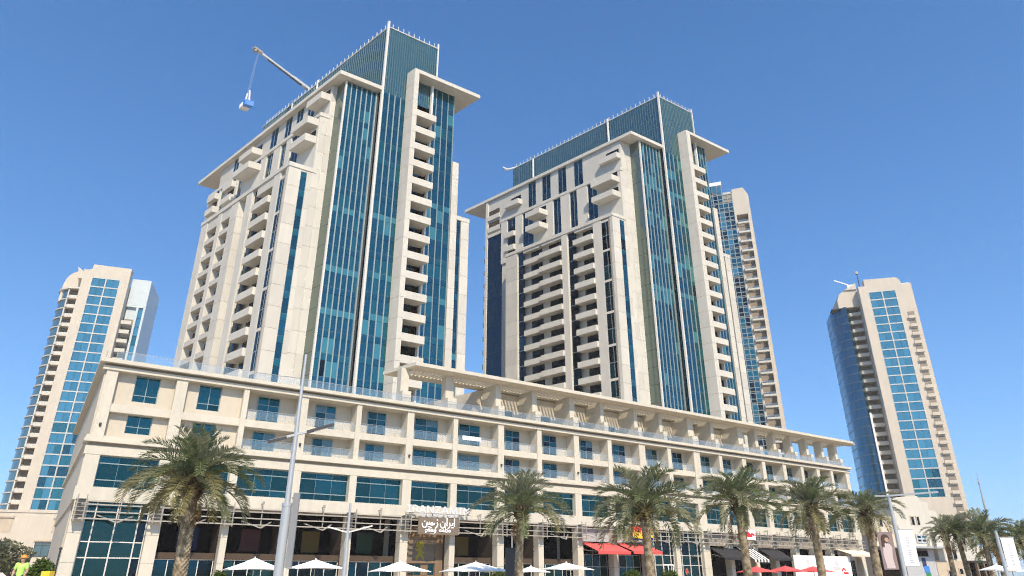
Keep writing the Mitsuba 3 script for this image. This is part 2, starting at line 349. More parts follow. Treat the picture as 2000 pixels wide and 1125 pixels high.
# --- ground floor: sunshade trellis, struts, shop fronts
trellis_z = [7.72, 7.1, 6.5]
for i in range(21):
    a0, a1 = (PIL[i][0] + PIL[i][1]) / 2, (PIL[i + 1][0] + PIL[i + 1][1]) / 2
    tr = part(podium, 'sunshade_trellis')
    mid = (a0 + a1) / 2
    mb(PF, tr, 'bronze_metal', [(-.05, .05, -.75, -.65, 6.4, 8.75), (-.05, .05, -.75, -.06, 8.6, 8.7), (-.13, .13, -.76, -.72, 8.55, 8.85)], mid, 0, 0)
    for z in trellis_z:
        bx(PF, part(tr, 'trellis_bar'), 'trellis', a0, a1, -.88, -.72, z, z + .11)
    br = part(tr, 'bracket')
    mb(PF, br, 'bronze_metal', [(-.45, .45, -.95, -.03, z - .05, z) for z in (6.5, 6.85, 7.2, 7.55, 7.9, 8.25)] + [(-.4, -.3, -.95, -.88, 6.3, 8.6), (.3, .4, -.95, -.88, 6.3, 8.6)], a0, 0, 0)
    st = part(podium, 'awning_strut')
    mesh(PF, st, 'trellis', cat([beam((mid - 1.75, .1, 6.95), (mid - .1, -1.25, 6.25), .16, .1), beam((mid - .1, -1.25, 6.25), (mid + 1.25, .1, 6.95), .16, .1)]))
def inner(i, b, c0, c1, m, name='shop_wall', a0=None, a1=None, th=.15):
    x0, x1 = PIL[i][1] if a0 is None else a0, PIL[i + 1][0] if a1 is None else a1
    return bx(PF, part(podium, name), m, x0, x1, b, b + th, c0, c1)
for i in (0, 11, 12):       # glazed shop fronts
    x0, x1 = PIL[i][1] + .08, PIL[i + 1][0] - .06
    w = x1 - x0
    sf = part(podium, 'shop_front')
    cols = [0, .15 * w, .49 * w, .85 * w, w]
    bl = [(c - .055, c + .055, -.12, .1, 0, 7.35) for c in cols[1:-1]] + [(0, w, -.08, .08, z, z + .10) for z in (2.56, 3.91)] + [(0, .08, -.1, .1, 0, 7.4), (w - .08, w, -.1, .1, 0, 7.4)]
    mb(PF, sf, 'frame_white', bl, x0, .6, GZ)
    for j in range(4):
        for z0, z1 in ((0, 2.55), (2.67, 3.9), (4.02, 7.4)):
            bx(PF, part(sf, 'glass_pane'), 'glass_shop' if rnd.random() < .8 else 'glass_black', x0 + cols[j] + .07, x0 + cols[j + 1] - .07, .6, .63, GZ + z0, GZ + z1)
    bx(PF, part(podium, 'shop_lintel'), 'interior_brown', x0, x1, .55, 1.6, GZ + 7.4, 8.1)
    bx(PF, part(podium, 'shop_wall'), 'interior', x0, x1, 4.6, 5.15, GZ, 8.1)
for i in list(range(1, 5)) + [6, 7, 8]:   # dark cafe bays with a mezzanine band and coloured screens
    x0, x1 = PIL[i][1] + .05, PIL[i + 1][0] - .03
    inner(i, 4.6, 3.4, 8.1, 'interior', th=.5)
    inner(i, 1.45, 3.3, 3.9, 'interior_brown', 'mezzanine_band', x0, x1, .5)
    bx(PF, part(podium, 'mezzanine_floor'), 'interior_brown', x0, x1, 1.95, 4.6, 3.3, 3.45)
    window(PF, podium, x0, x1, 1.6, GZ, 3.3, 4, [], ['glass_shop', 'glass_black', 'glass_navy'], 'white_metal', name='shop_front', pane='glass_pane')
    col = {1: 'blue', 2: 'red', 3: 'yellow', 4: 'green', 6: 'yellow'}.get(i)
    if col:
        bx(PF, part(podium, 'coloured_screen'), 'screen_' + col, x0 + 2.2, x0 + 4.2, 3.9, 4.0, 4.2, 6.4)
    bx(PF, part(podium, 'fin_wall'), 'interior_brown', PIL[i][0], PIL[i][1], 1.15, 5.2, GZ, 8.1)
i = 5                                   # brown timber portal under the two-language sign
x0, x1 = PIL[5][1] + .05, PIL[6][0] - .03
pt = part(podium, 'portal')
mb(PF, pt, 'wood', [(0, .95, 0, .4, 0, 6.6), (x1 - x0 - .95, x1 - x0, 0, .4, 0, 6.6), (.95, x1 - x0 - .95, 0, .4, 5.2, 6.6), (.95, x1 - x0 - .95, 0, .4, 2.5, 2.75)], x0, 1.6, GZ)
bx(PF, part(pt, 'panel'), 'board_brown', x0 + .95, x1 - .95, 1.75, 1.9, GZ + 2.75, GZ + 5.2)
emb = unary_union([Point(0, 0).buffer(.32), sbox(-.55, .35, .55, .95), LineString([(-.4, -.9), (0, -.1), (.45, -.9)]).buffer(.16), sbox(-.18, -.7, .18, .5), LineString([(-.55, .1), (.5, -.25)]).buffer(.14)])
g = plate(emb, -.03, 0); g.apply_translation([(x0 + x1) / 2 - .25, 1.74, GZ + 3.9]); mesh(PF, part(pt, 'emblem', 'yellow emblem on the dark panel over the door'), 'emblem_yellow', g)
window(PF, pt.split('__')[0], x0 + .95, x1 - .95, 1.75, GZ, GZ + 2.5, 4, [GZ + 1.2], ['glass_shop', 'wood'], 'wood', name='shop_door')
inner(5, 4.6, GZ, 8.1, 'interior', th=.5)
for i in (9, 10, 13, 14, 15, 16, 17, 18, 19, 20):
    x0, x1 = PIL[i][1] + .05, PIL[i + 1][0] - .03
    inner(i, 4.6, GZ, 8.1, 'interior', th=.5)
    bx(PF, part(podium, 'upper_panel'), 'board_grey' if i < 13 else 'bronze_metal', x0, x1, .9, 1.05, 6.2, 7.9)
    if i in (9, 10, 19, 20):
        window(PF, podium, x0, x1, 1.4, GZ, 4.6, 4, [3.0], ['glass_shop', 'glass_black', 'glass_navy'], 'grey_metal', name='shop_front', pane='glass_pane')
mb(PF, part(podium, 'shop_door', 'glazed shop door with pale frame'), 'white_metal', [(0, .12, 0, .12, 0, 2.55), (1.0, 1.12, 0, .12, 0, 2.55), (2.0, 2.12, 0, .12, 0, 2.55), (0, 2.12, 0, .12, 2.55, 2.75)], 79.4 - 4.6, .35, GZ)

# ---------------------------------------------------------------- signs on the podium
def letters(F, key, m, text, h, a, b, c, bold=True, depth=.08):
    g = meshkit.text_mesh(text, h, depth, bold); v = np.array(g.vertices)
    g.vertices = np.stack([v[:, 0], -v[:, 2], v[:, 1]], 1); g.apply_translation([a, b, c]); g.fix_normals()
    return mesh(F, key, m, g)
def fit(text, h, width, bold=True):
    g = meshkit.text_mesh(text, h, .02, bold); return width / (g.bounds[1][0] - g.bounds[0][0])
def lettering(F, key, m, text, h, a0, a1, b, c, bold=True, depth=.08):
    g = meshkit.text_mesh(text, h, depth, bold); s = (a1 - a0) / (g.bounds[1][0] - g.bounds[0][0]); v = np.array(g.vertices)
    g.vertices = np.stack([(v[:, 0] - g.bounds[0][0]) * s + a0, b - v[:, 2], v[:, 1] + c], 1); g.fix_normals()
    return mesh(F, key, m, g)
sg = thing('restaurant_sign', 'large white letters IRANZAMIN standing on the trellis over the brown entrance', 'sign')
lettering(PF, part(sg, 'lettering'), 'sign_white', 'IRANZAMIN', .78, 32.6, 41.0, -1.0, 8.62)
lettering(PF, part(sg, 'small_lettering'), 'sign_white', 'RESTAURANT & CAFE', .30, 34.2, 39.3, -1.0, 8.2)
mb(PF, part(sg, 'rail'), 'grey_metal', [(32.4, 41.2, -.98, -.9, 8.53, 8.6), (33.4, 33.5, -.92, -.04, 8.5, 8.58), (40.2, 40.3, -.92, -.04, 8.5, 8.58)])
sg = thing('arabic_sign', 'brown sign board with two lines of white Arabic writing over the cafe entrance', 'sign')
bx(PF, part(sg, 'board'), 'board_brown', 34.15, 39.4, -1.1, -.98, 6.25, 8.1)
def arabic(strokes, dots, s, a, c, w):
    sh = [LineString([(x * s + a, y * s + c) for x, y in st]).buffer(w, cap_style=1) for st in strokes] + [Point(x * s + a, y * s + c).buffer(w * 1.25) for x, y in dots]
    u = unary_union(sh)
    return cat([plate(q, -1.16, -1.10) for q in getattr(u, 'geoms', [u])])
def arc(cx, cy, r, a0, a1, ry=None, n=8):
    return [(cx + r * math.cos(math.radians(t)), cy + (ry or r) * math.sin(math.radians(t))) for t in np.linspace(a0, a1, n)]
# second word (left): z-m-y-n ; first word (right): a-y-r-a-n, drawn from left to right
l1 = [arc(.45, .12, .42, 170, 360, .5), [(.87, .12), (.9, .42)], [(.87, .1), (1.25, .1), (1.3, .42)], [(1.25, .1), (1.6, .1)], arc(1.78, .2, .2, 0, 360), [(1.95, .1), (2.2, .1), (2.25, .3)],
      [(2.75, .45), (2.85, .1), (2.7, -.25), (2.45, -.42)],
      arc(3.75, .12, .42, 170, 360, .5), [(4.17, .12), (4.2, .4)], [(4.55, .0), (4.55, 1.15)], [(5.05, .45), (5.15, .1), (5.0, -.25), (4.78, -.42)], [(5.15, .1), (5.6, .1), (5.65, .42)], [(5.95, 0), (5.95, 1.15)]]
d1 = [(.45, .55), (1.15, -.25), (1.4, -.25), (2.75, .85), (3.75, .55), (5.45, -.25), (5.7, -.25)]
mesh(PF, part(sg, 'lettering'), 'board_white', arabic(l1, d1, .72, 34.6, 7.25, .065))
l2 = [[(0, .35), (.35, .35), (.3, 0), (0, -.2), (-.1, .1)], arc(.75, .3, .22, 0, 360), [(.35, .1), (1.3, .1)], arc(1.45, .25, .2, 0, 360), [(1.55, .1), (1.9, .1)], arc(2.15, .25, .17, 0, 360), [(2.32, .25), (2.2, -.15), (1.95, -.3)],
      arc(3.3, .25, .2, 0, 360), [(3.45, .1), (3.9, .1)], arc(4.0, .25, .17, 0, 360), [(4.0, .08), (4.5, .08)], arc(4.75, .22, .26, 0, 360), [(4.5, .1), (4.5, 1.0)], [(4.9, .1), (5.3, .1)], arc(5.45, .2, .2, 0, 360)]
mesh(PF, part(sg, 'small_lettering'), 'board_white', arabic(l2, [(1.0, .72), (1.25, .72)], .58, 35.1, 6.55, .05))
sg = thing('fast_food_sign', 'red and yellow sign on a dark blue board above the red awnings', 'sign')
bx(PF, part(sg, 'board'), 'navy', 66.9, 71.3, -1.45, -1.25, 6.5, 8.55)
sh = unary_union([Polygon([(67.2, 7.1), (67.5, 8.45), (70.6, 8.3), (71.2, 7.7), (70.2, 6.9), (68.2, 6.75)])])
mesh(PF, part(sg, 'emblem'), 'red', plate(sh, -1.5, -1.46))
scr = unary_union([LineString(q).buffer(.17) for q in ([(67.5, 7.1), (67.7, 7.6), (68.1, 7.0), (68.4, 7.7), (68.7, 7.1)], [(68.9, 7.2), (69.3, 7.75), (69.5, 7.2), (69.9, 7.7), (70.2, 7.2)], [(70.4, 7.6), (71.0, 7.5), (70.5, 7.15), (71.1, 7.0)], [(67.5, 6.95), (69.0, 6.85), (70.5, 6.95)])])
mesh(PF, part(sg, 'lettering'), 'yellow', cat([plate(q, -1.56, -1.51) for q in getattr(scr, 'geoms', [scr])]))
sg = thing('diner_sign', 'white sign board with red script above the black and striped awnings', 'sign')
bx(PF, part(sg, 'board'), 'board_white', 90.6, 94.6, -1.3, -1.15, 7.2, 8.7)
scr = unary_union([LineString(q).buffer(.14) for q in ([(91.0, 7.95), (91.4, 8.2), (91.7, 7.8), (92.1, 8.25), (92.4, 7.8), (92.9, 8.2), (93.2, 7.8), (93.7, 8.1), (94.2, 7.95)], [(91.6, 7.75), (93.6, 7.75)])] + [Polygon([(92.0, 8.1), (92.6, 8.4), (93.3, 8.1), (92.6, 7.6)])])
mesh(PF, part(sg, 'lettering'), 'red', cat([plate(q, -1.36, -1.31) for q in getattr(scr, 'geoms', [scr])]))

# ---------------------------------------------------------------- awnings, hoarding
def awning(name, label, m, a0, a1, zb, zf, b0, b1, group=None, stripes=None, valance=.35):
    k = thing(name, label, 'awning', group)
    n = 10
    cols = [(a0 + (a1 - a0) * j / n, a0 + (a1 - a0) * (j + 1) / n) for j in range(n)] if stripes else [(a0, a1)]
    for j, (x0, x1) in enumerate(cols):
        v = [(x0, b0, zb), (x1, b0, zb), (x1, b1, zf), (x0, b1, zf), (x0, b1, zf - valance), (x1, b1, zf - valance)]
        up = trimesh.Trimesh(np.array(v + [(p[0], p[1] + .02, p[2] - .03) for p in v]), [(0, 2, 1), (0, 3, 2), (3, 5, 2), (3, 4, 5), (6, 7, 8), (6, 8, 9), (9, 8, 11), (9, 11, 10), (0, 1, 7), (0, 7, 6), (4, 10, 11), (4, 11, 5), (0, 6, 9), (0, 9, 3), (1, 2, 8), (1, 8, 7)], process=False)
        mesh(PF, part(k, 'canopy'), (m if not stripes or j % 2 == 0 else stripes), up)
    mesh(PF, part(k, 'frame'), 'grey_metal', cat([beam((x, b0, zb - .9), (x, b1 + .05, zf - .05), .05, .05) for x in (a0 + .1, a1 - .1)] + [beam((a0 + .05, b1 + .04, zf - .06), (a1 - .05, b1 + .04, zf - .06), .05, .05)]))
    return k
awning('awning', 'left of the two red shop awnings', 'canvas_red', 59.4, 65.2, 6.0, 4.85, .2, -3.2, 'red awnings over one shop')
awning('awning', 'right red shop awning, nearer the glazed shop front', 'canvas_red', 65.7, 71.2, 6.05, 4.95, .2, -3.2, 'red awnings over one shop')
awning('awning', 'black shop awning left of the striped one', 'canvas_black', 84.95, 91.0, 5.9, 4.45, .2, -2.6, 'black awnings beside the striped one')
awning('awning', 'black and white striped shop awning', 'canvas_white', 91.5, 95.3, 6.1, 4.2, .2, -3.0, None, 'canvas_black')
awning('awning', 'black shop awning right of the striped one', 'canvas_black', 96.5, 101.6, 6.1, 4.5, .2, -2.6, 'black awnings beside the striped one')
awning('awning', 'cream fabric awning at the right end of the shop row', 'canvas_cream', 117.9, 126.0, 6.5, 5.4, .2, -3.2)
hd = thing('hoarding', 'white construction hoarding with faint printed shapes at the right shop front', 'hoarding')
bx(PF, part(hd, 'board'), 'board_white', 102.5, 118.8, -2.2, -2.1, GZ, 5.05)
hp = unary_union([Point(106.2, 4.0).buffer(.45), sbox(105.6, 2.6, 107.0, 3.5), Point(109.8, 3.8).buffer(.4), sbox(113.2, 2.8, 115.4, 3.3), Point(114.4, 3.9).buffer(.5)])
mesh(PF, part(hd, 'print'), 'print_grey', cat([plate(q, -2.225, -2.205) for q in hp.geoms]))
hp = unary_union([sbox(116.1, 2.2, 117.6, 2.5), LineString([(115.8, 2.7), (116.3, 3.1), (116.9, 2.75)]).buffer(.14)])
mesh(PF, part(hd, 'print'), 'red', cat([plate(q, -2.225, -2.205) for q in hp.geoms]))

# ---------------------------------------------------------------- the two towers on the podium
UV, VV = (0.83326308, 0.5528767), (-0.74433092, 0.66781096)
_bal = {}
def balcony(F, parent, a0, a1, b0, b1, top, h=1.1, slab=.28, open_sides=('a0', 'b0', 'b1'), m='stone', th=.16):
    """tray balcony: slab and upstand parapets, one mesh"""
    A, B = a1 - a0, b1 - b0
    bl = [(0, A, 0, B, 0, slab)]
    if 'a0' in open_sides: bl.append((0, th, 0, B, slab, slab + h))
    if 'a1' in open_sides: bl.append((A - th, A, 0, B, slab, slab + h))
    xa = th if 'a0' in open_sides else 0; xb = A - (th if 'a1' in open_sides else 0)
    if 'b0' in open_sides: bl.append((xa, xb, 0, th, slab, slab + h))
    if 'b1' in open_sides: bl.append((xa, xb, B - th, B, slab, slab + h))
    return mb(F, part(parent, 'balcony'), m, bl, a0, b0, top - h - slab)
def panels_b(F, parent, a0, a1, b0, z0, z1, pitch, nx, m=('stone', 'stone', 'stone_b'), name='cladding_panel', th=.05):
    """cladding on a face b = b0 looking towards -b"""
    n = max(1, int(round((z1 - z0) / pitch))); p = (z1 - z0) / n; w = (a1 - a0) / nx
    for i in range(n):
        for j in range(nx):
            bx(F, part(parent, name), rnd.choice(m), a0 + j * w + (.02 if j else 0), a0 + (j + 1) * w - (.02 if j < nx - 1 else 0), b0 - th, b0, z0 + i * p + .025, z0 + (i + 1) * p - .025)
def panels_a(F, parent, a0, b0, b1, z0, z1, pitch, nx, m=('stone', 'stone', 'stone_b'), name='cladding_panel', th=.05):
    n = max(1, int(round((z1 - z0) / pitch))); p = (z1 - z0) / n; w = (b1 - b0) / nx
    for i in range(n):
        for j in range(nx):
            bx(F, part(parent, name), rnd.choice(m), a0 - th, a0, b0 + j * w + (.02 if j else 0), b0 + (j + 1) * w - (.02 if j < nx - 1 else 0), z0 + i * p + .025, z0 + (i + 1) * p - .025)
def curtain_b(F, parent, a0, a1, b, z0, z1, n, pitch, choose, mull=.17, zoff=0.0, proud=.10, spandrel=1.05, mm='mullion'):
    """curtain wall on b: vision panes, spandrel panes, vertical mullions, transoms"""
    w = (a1 - a0) / n
    fl = int(math.ceil((z1 - z0) / pitch))
    for i in range(fl):
        zt = z1 - i * pitch - zoff; zb = max(z0, zt - pitch)
        for j in range(n):
            x0, x1 = a0 + j * w + mull / 2, a0 + (j + 1) * w - mull / 2
            g1, g2 = choose(i, j)
            if zt - spandrel > zb + .1:
                tilted(F, part(parent, 'window_pane'), 'glass_black' if rnd.random() < .012 else g1, x0, x1, b + .005, b + .045, zb + .04, zt - spandrel - .03)
            bx(F, part(parent, 'spandrel_pane'), g2, x0, x1, b + rnd.choice((0, .004, .008)), b + .05, zt - spandrel + .03, zt - .03)
        bx(F, part(parent, 'transom'), 'louvre', a0, a1, b + .03, b + .06, zt - .03, zt + .03)
    for j in range(n + 1):
        x = a0 + j * w
        bx(F, part(parent, 'mullion'), mm, x - mull / 2, x + mull / 2, b - proud, b + .06, z0, z1)
def tower(label, O, q):
    key = thing('apartment_tower', label, 'tower')
    F = Frame((O[0], O[1], 0), UV, VV)
    Z0 = 20.9
    H, P = q['floor'], q
    zr = q['roofL']            # top of the left roof slab
    rows = random.Random(q['seed'])
    light = {(i): rows.random() for i in range(40)}
    def chooser(bias, pale):
        def f(i, j):
            r = rows.random() + .35 * (light[i] - .5)
            g1 = 'glass_pale' if r > 1 - pale * .5 else 'glass_teal' if r > 1 - pale * 1.4 else bias
            g2 = 'glass_pale' if light[i] > .82 and rows.random() > .25 else 'glass_teal' if light[i] > .6 and rows.random() > .3 else rows.choice((bias, bias, 'glass_blue'))
            return g1, g2
        return f
    # --- solid cores
    w1, w2, w3 = q['u_top'], q['u_mid'], q['u_box']
    ve, vm, vb = q['v_end'], q['v_mid'], q['v_box']
    mb(F, part(key, 'wall'), 'stone_b', [(w1, q['sec1'][0] + .3, 3.5, ve, 0, zr - .8), (q['sec1'][0] + .3, 14, 4.5, ve, 0, zr - .8), (0.2, 17.5, 4.0, 16, 0, q['z_box'] - 2.5), (3, 14.0, 3.0, 14, 0, q['fin_top'] - .9)])
    mb(F, part(key, 'wall'), 'stone_b', [(w2 + .35, w1 + .2, 3.52, vm, 0, q['z_mid'] - .7)])
    mb(F, part(key, 'wall'), 'stone_b', [(w3 + 1.25, w2 + .4, 3.75, vb, 0, q['z_box'] - .7)])
    # --- crown: glazed screen box
    c0, c1, ct = 0.0, q['crown_w'], q['crown_top']
    cr = part(key, 'crown_screen', 'tall blue-green glass screen on the roof with a comb of small posts')
    mb(F, cr, 'glass_crown', [(c0 + .12, c1, .12, .25, q['spandrel'], ct), (c0 + .12, c0 + .25, .25, ve + 1.5, zr - .3, ct), (c1 - .2, c1 - .07, .25, ve + 1.5, zr - .3, ct), (c0 + .25, c1 - .2, ve + 1.37, ve + 1.5, zr - .3, ct)])
    n1, n2 = 22, 70
    mb(F, part(cr, 'louvre', kind='stuff'), 'louvre', [(x - .03, x + .03, 0.05, .118, q['spandrel'], ct) for x in np.linspace(.5, c1 - .5, n1)] + [(.05, .118, y - .03, y + .03, zr, ct) for y in np.linspace(.6, ve + 1, n2)])
    mb(F, part(cr, 'joint', kind='stuff'), 'louvre', [(.14, c1 - .1, .10, .117, z - .02, z + .02) for z in np.arange(q['spandrel'] + 1, ct, 2.4)] + [(.10, .117, .3, ve + 1.3, z - .02, z + .02) for z in np.arange(zr + 1, ct, 2.4)])
    spk = [(x - .05, x + .05, .06, .16, ct, ct + 1.05) for x in np.linspace(.9, c1 - .8, 9)] + [(.06, .16, y - .06, y + .06, ct, ct + 1.05) for y in np.arange(1.2, ve + 1.2, 1.28)]
    mb(F, part(cr, 'roof_post', kind='stuff'), 'frame_white', spk)
    mb(F, part(cr, 'coping'), 'frame_white', [(0, c1 + .05, -.02, .3, ct - .05, ct + .12), (0, .3, .3, ve + 1.5, ct - .05, ct + .12)])
    bx(F, part(key, 'corner_mullion'), 'frame_white', -.22, .12, -.2, .16, Z0, ct + 1.2)
    bx(F, part(key, 'corner_mullion'), 'frame_white', c1 - .12, c1 + .1, -.05, .25, q['fin_top'], ct + 1.2)
    for vv in q['breaks']:
        bx(F, part(cr, 'screen_post'), 'white_metal', -.06, .24, vv - .18, vv + .18, zr, ct + (.8 if vv == q['breaks'][0] else 0))
        bx(F, part(cr, 'joint_strip'), 'dark_metal', -.02, .1, vv + .18, vv + .6, zr, ct)
    # --- glass sections facing the street
    s1a, s1b = q['sec1']
    curtain_b(F, key, s1a, s1b, 1.0, Z0, zr - .95, 6, H, chooser('glass_blue', .22))
    bx(F, part(key, 'edge_mullion'), 'frame_white', s1a - .18, s1a + .06, .78, 1.1, Z0, zr - .9)
    n = int((zr - 1 - Z0) / H) + 1
    for i in range(n):         # glazed return between the stone pier and the first bay
        zt = zr - .95 - i * H
        bx(F, part(key, 'return_pane'), 'glass_green', s1a - .14, s1a - .1, 1.1, 3.5, max(Z0, zt - H + .06), zt)
    bx(F, part(key, 'return_wall'), 'dark_metal', s1b + .02, -.04, .9, 1.4, Z0, zr - .9)
    for i in range(n): bx(F, part(key, 'return_pane'), 'glass_deep', .04, .09, .18, 1.0, max(Z0, zr - .95 - (i + 1) * H + .05), zr - .95 - i * H)
    bx(F, part(key, 'edge_mullion'), 'mullion', s1b - .2, s1b - .02, .78, 1.02, Z0, zr - .9)
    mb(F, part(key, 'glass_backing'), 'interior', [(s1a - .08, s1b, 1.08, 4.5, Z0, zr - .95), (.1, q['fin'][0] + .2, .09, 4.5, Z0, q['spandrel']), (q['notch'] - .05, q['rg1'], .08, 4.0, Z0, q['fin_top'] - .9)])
    curtain_b(F, key, .16, q['fin'][0] + .15, 0.0, Z0, q['spandrel'] - .05, q['n2'], H, chooser('glass_blue' if q['seed'] == 3 else 'glass_blue', .22))
    # --- the white fin with its ladder of balconies
    fa, fb = q['fin']; ft = q['fin_top']
    bx(F, part(key, 'fin_wall'), 'joint', fa + .03, fb - .02, -2.17, .3, Z0, ft - .05)
    panels_a(F, key, fa + .03, -2.2, 0.0, Z0, ft, H, 1, ('stone', 'stone'), th=.05)
    panels_b(F, key, fa - .02, fb, -2.17, Z0, ft, H, 1, ('stone', 'stone'), th=.05)
    nb = q['notch']
    k = 0
    z = q['par0']
    while z > Z0 + .5:
        balcony(F, key, fb, nb, -2.2, 0.3, z, 1.0, .25, ('b0', 'a1'))
        bx(F, part(key, 'balcony_door'), 'glass_black' if k % 3 else 'glass_deep', fb + .3, nb - .4, 1.3, 1.38, z - .95, z + 2.15)
        bx(F, part(key, 'balcony_partition'), 'interior', fb, fb + .1, -1.6, 1.4, z - .95, z + 2.2)
        z -= H; k += 1
    bx(F, part(key, 'wall'), 'interior', fb, nb, 1.4, 3.0, Z0, ft - .85)
    bx(F, part(key, 'corner_post'), 'white_metal', nb + .02, nb + .3, -.6, -.1, Z0, ft - .8)
    mesh(F, part(key, 'roof_slab', 'white flat roof canopy over the balcony ladder'), 'stone', prism(Polygon([(fb - .02, -2.3), (q['roofR'], -2.3), (q['roofR'], 9), (c1 + .5, 9), (c1 + .5, .4), (fb - .02, .4)]), ft - .85, ft - .1))
    # --- right part
    curtain_b(F, key, nb + .1, q['rg1'], 0.0, Z0, ft - .9, 4, H, chooser('glass_blue', .3), mull=.12)
    bx(F, part(key, 'pier_wall'), 'joint', q['rg1'] + .08, q['rp1'], -.25, 3.5, Z0, q['rp_top'] - .02)
    panels_b(F, key, q['rg1'] + .06, q['rp1'], -.25, Z0, q['rp_top'], H, 1)
    curtain_b(F, key, q['rp1'], q['rn1'], -.1, Z0, q['z_rbox'] - .9, 1, H, chooser('glass_deep', .1), mull=.1, proud=.02)
    bx(F, part(key, 'pier_wall'), 'joint', q['rn1'], q['rb1'], -.25, 8, Z0, q['z_rbox'] - .02)
    panels_b(F, key, q['rn1'], q['rb1'], -.25, Z0, q['z_rbox'] - .8, H, 1)
    bx(F, part(key, 'coping'), 'stone', q['rp1'] + .01, q['rb1'] + .06, -.36, 8, q['z_rbox'] - .8, q['z_rbox'])
    # --- left pier and roof slab
    pr = s1a - .15
    panels_b(F, key, w1 - .0, pr, 3.5, q['z_mid'], zr - .8, H, 2)
    panels_b(F, key, w2 + .3, pr, 3.5, q['z_box'], q['z_mid'] - .7, H, 2)
    panels_b(F, key, q['bg'][1] + .75, pr, 3.5, Z0, q['z_box'] - .02, H, 2)
    panels_a(F, key, w1, 3.5, 5.6, q['z_mid'], zr - .8, H, 1)
    mesh(F, part(key, 'roof_slab', 'broad flat white roof edge over the balcony side'), 'stone', prism(Polygon([(q['slabL'], q['slabV']), (-.1, q['slabV']), (-.1, ve + 1), (6, ve + 1), (6, q['slab_far']), (q['slabL'], q['slab_far'])]), zr - .75, zr))
    # --- mid level cap and its windows
    bx(F, part(key, 'parapet_band'), 'stone', w2 - .1, w1 + .2, 3.35, vm + .2, q['z_mid'] - .72, q['z_mid'])
    bx(F, part(key, 'parapet_band'), 'stone', w3 - .12, w2 + .5, 3.34, vb + .2, q['z_box'] - .75, q['z_box'])
    bx(F, part(key, 'edge_pier'), 'stone', w2, w2 + .36, 3.5, 4.1, q['z_box'], q['z_mid'] - .72)
    bx(F, part(key, 'edge_pier'), 'stone', w2, w2 + .36, vm - 1.2, vm, q['z_box'], q['z_mid'] - .72)
    prev = 5.0
    def dark(u, v0, v1, z0, z1, n=2):
        wd = part(key, 'window')
        mb(F, wd, 'mullion', [(0, .08, y - .04, y + .04, 0, z1 - z0) for y in np.linspace(.04, v1 - v0 - .04, n + 1)] + [(0, .08, 0, v1 - v0, z1 - z0 - .08, z1 - z0), (0, .08, 0, v1 - v0, 0, .08)], u, v0, z0)
        for j in range(n):
            y0, y1 = v0 + .08 + (v1 - v0 - .12) * j / n, v0 + (v1 - v0 - .12) * (j + 1) / n
            zz = [z0 + .08] + list(np.arange(z0 + H, z1 - 1, H)) + [z1 - .08]
            for za, zb2 in zip(zz[:-1], zz[1:]):
                bx(F, part(wd, 'pane'), rows.choice(('glass_navy', 'glass_deep', 'glass_navy')), u + .03, u + .06, y0, y1, za, zb2)
    for v0, v1, z0, z1 in q['top_win']: dark(w1 - .06, v0, v1, q['z_mid'] + z0, zr - .75 - z1)
    for v0, v1 in q['mid_win']: dark(w2 + .27, v0, v1, q['z_box'] + .05, q['z_mid'] - .75)
    last = 4.1
    for v0, v1 in q['mid_win'] + [(vm - 1.2, 0)]:
        bx(F, part(key, 'window_pier'), 'stone', w2, w2 + .35, last, v0, q['z_box'], q['z_mid'] - .72)
        last = v1
    for pr_, v0, v1, zt, lvl in q['tray']:
        u = w1 if lvl == 't' else w2
        balcony(F, key, u - pr_, u - .002, v0, v1, zt, 1.0, .32)
        bx(F, part(key, 'balcony_door'), 'glass_black', u - .06, u - .01, v0 + .4, v1 - 1.0, zt - .9, zt + 1.5)
    # --- projecting balcony wing
    bg0, bg1 = q['bg']
    bx(F, part(key, 'pier_wall'), 'joint', w3 + .03, bg0, 3.53, 4.6, Z0, q['z_box'] - .75)
    panels_b(F, key, w3, bg0, 3.53, Z0, q['z_box'] - .75, H, 1)
    panels_a(F, key, w3 + .03, 3.5, 4.2, Z0, q['z_box'] - .75, H, 1)
    curtain_b(F, key, bg0, bg1, 3.55, Z0, q['z_box'] - 1.1, 1, H, lambda i, j: (rows.choice(('glass_blue', 'glass_deep')), 'glass_teal'), mull=.1, proud=.03)
    bx(F, part(key, 'pier_wall'), 'joint', bg1, bg1 + .75, 3.53, 4.6, Z0, q['z_box'] - .75)
    panels_b(F, key, bg1, bg1 + .75, 3.53, Z0, q['z_box'] - .75, H, 1)
    bx(F, part(key, 'wall'), 'stone', bg0, bg1, 3.5, 4.6, q['z_box'] - 1.1, q['z_box'] - .75)
    zt = q['z_box'] - .76
    hb = q['box_floor']
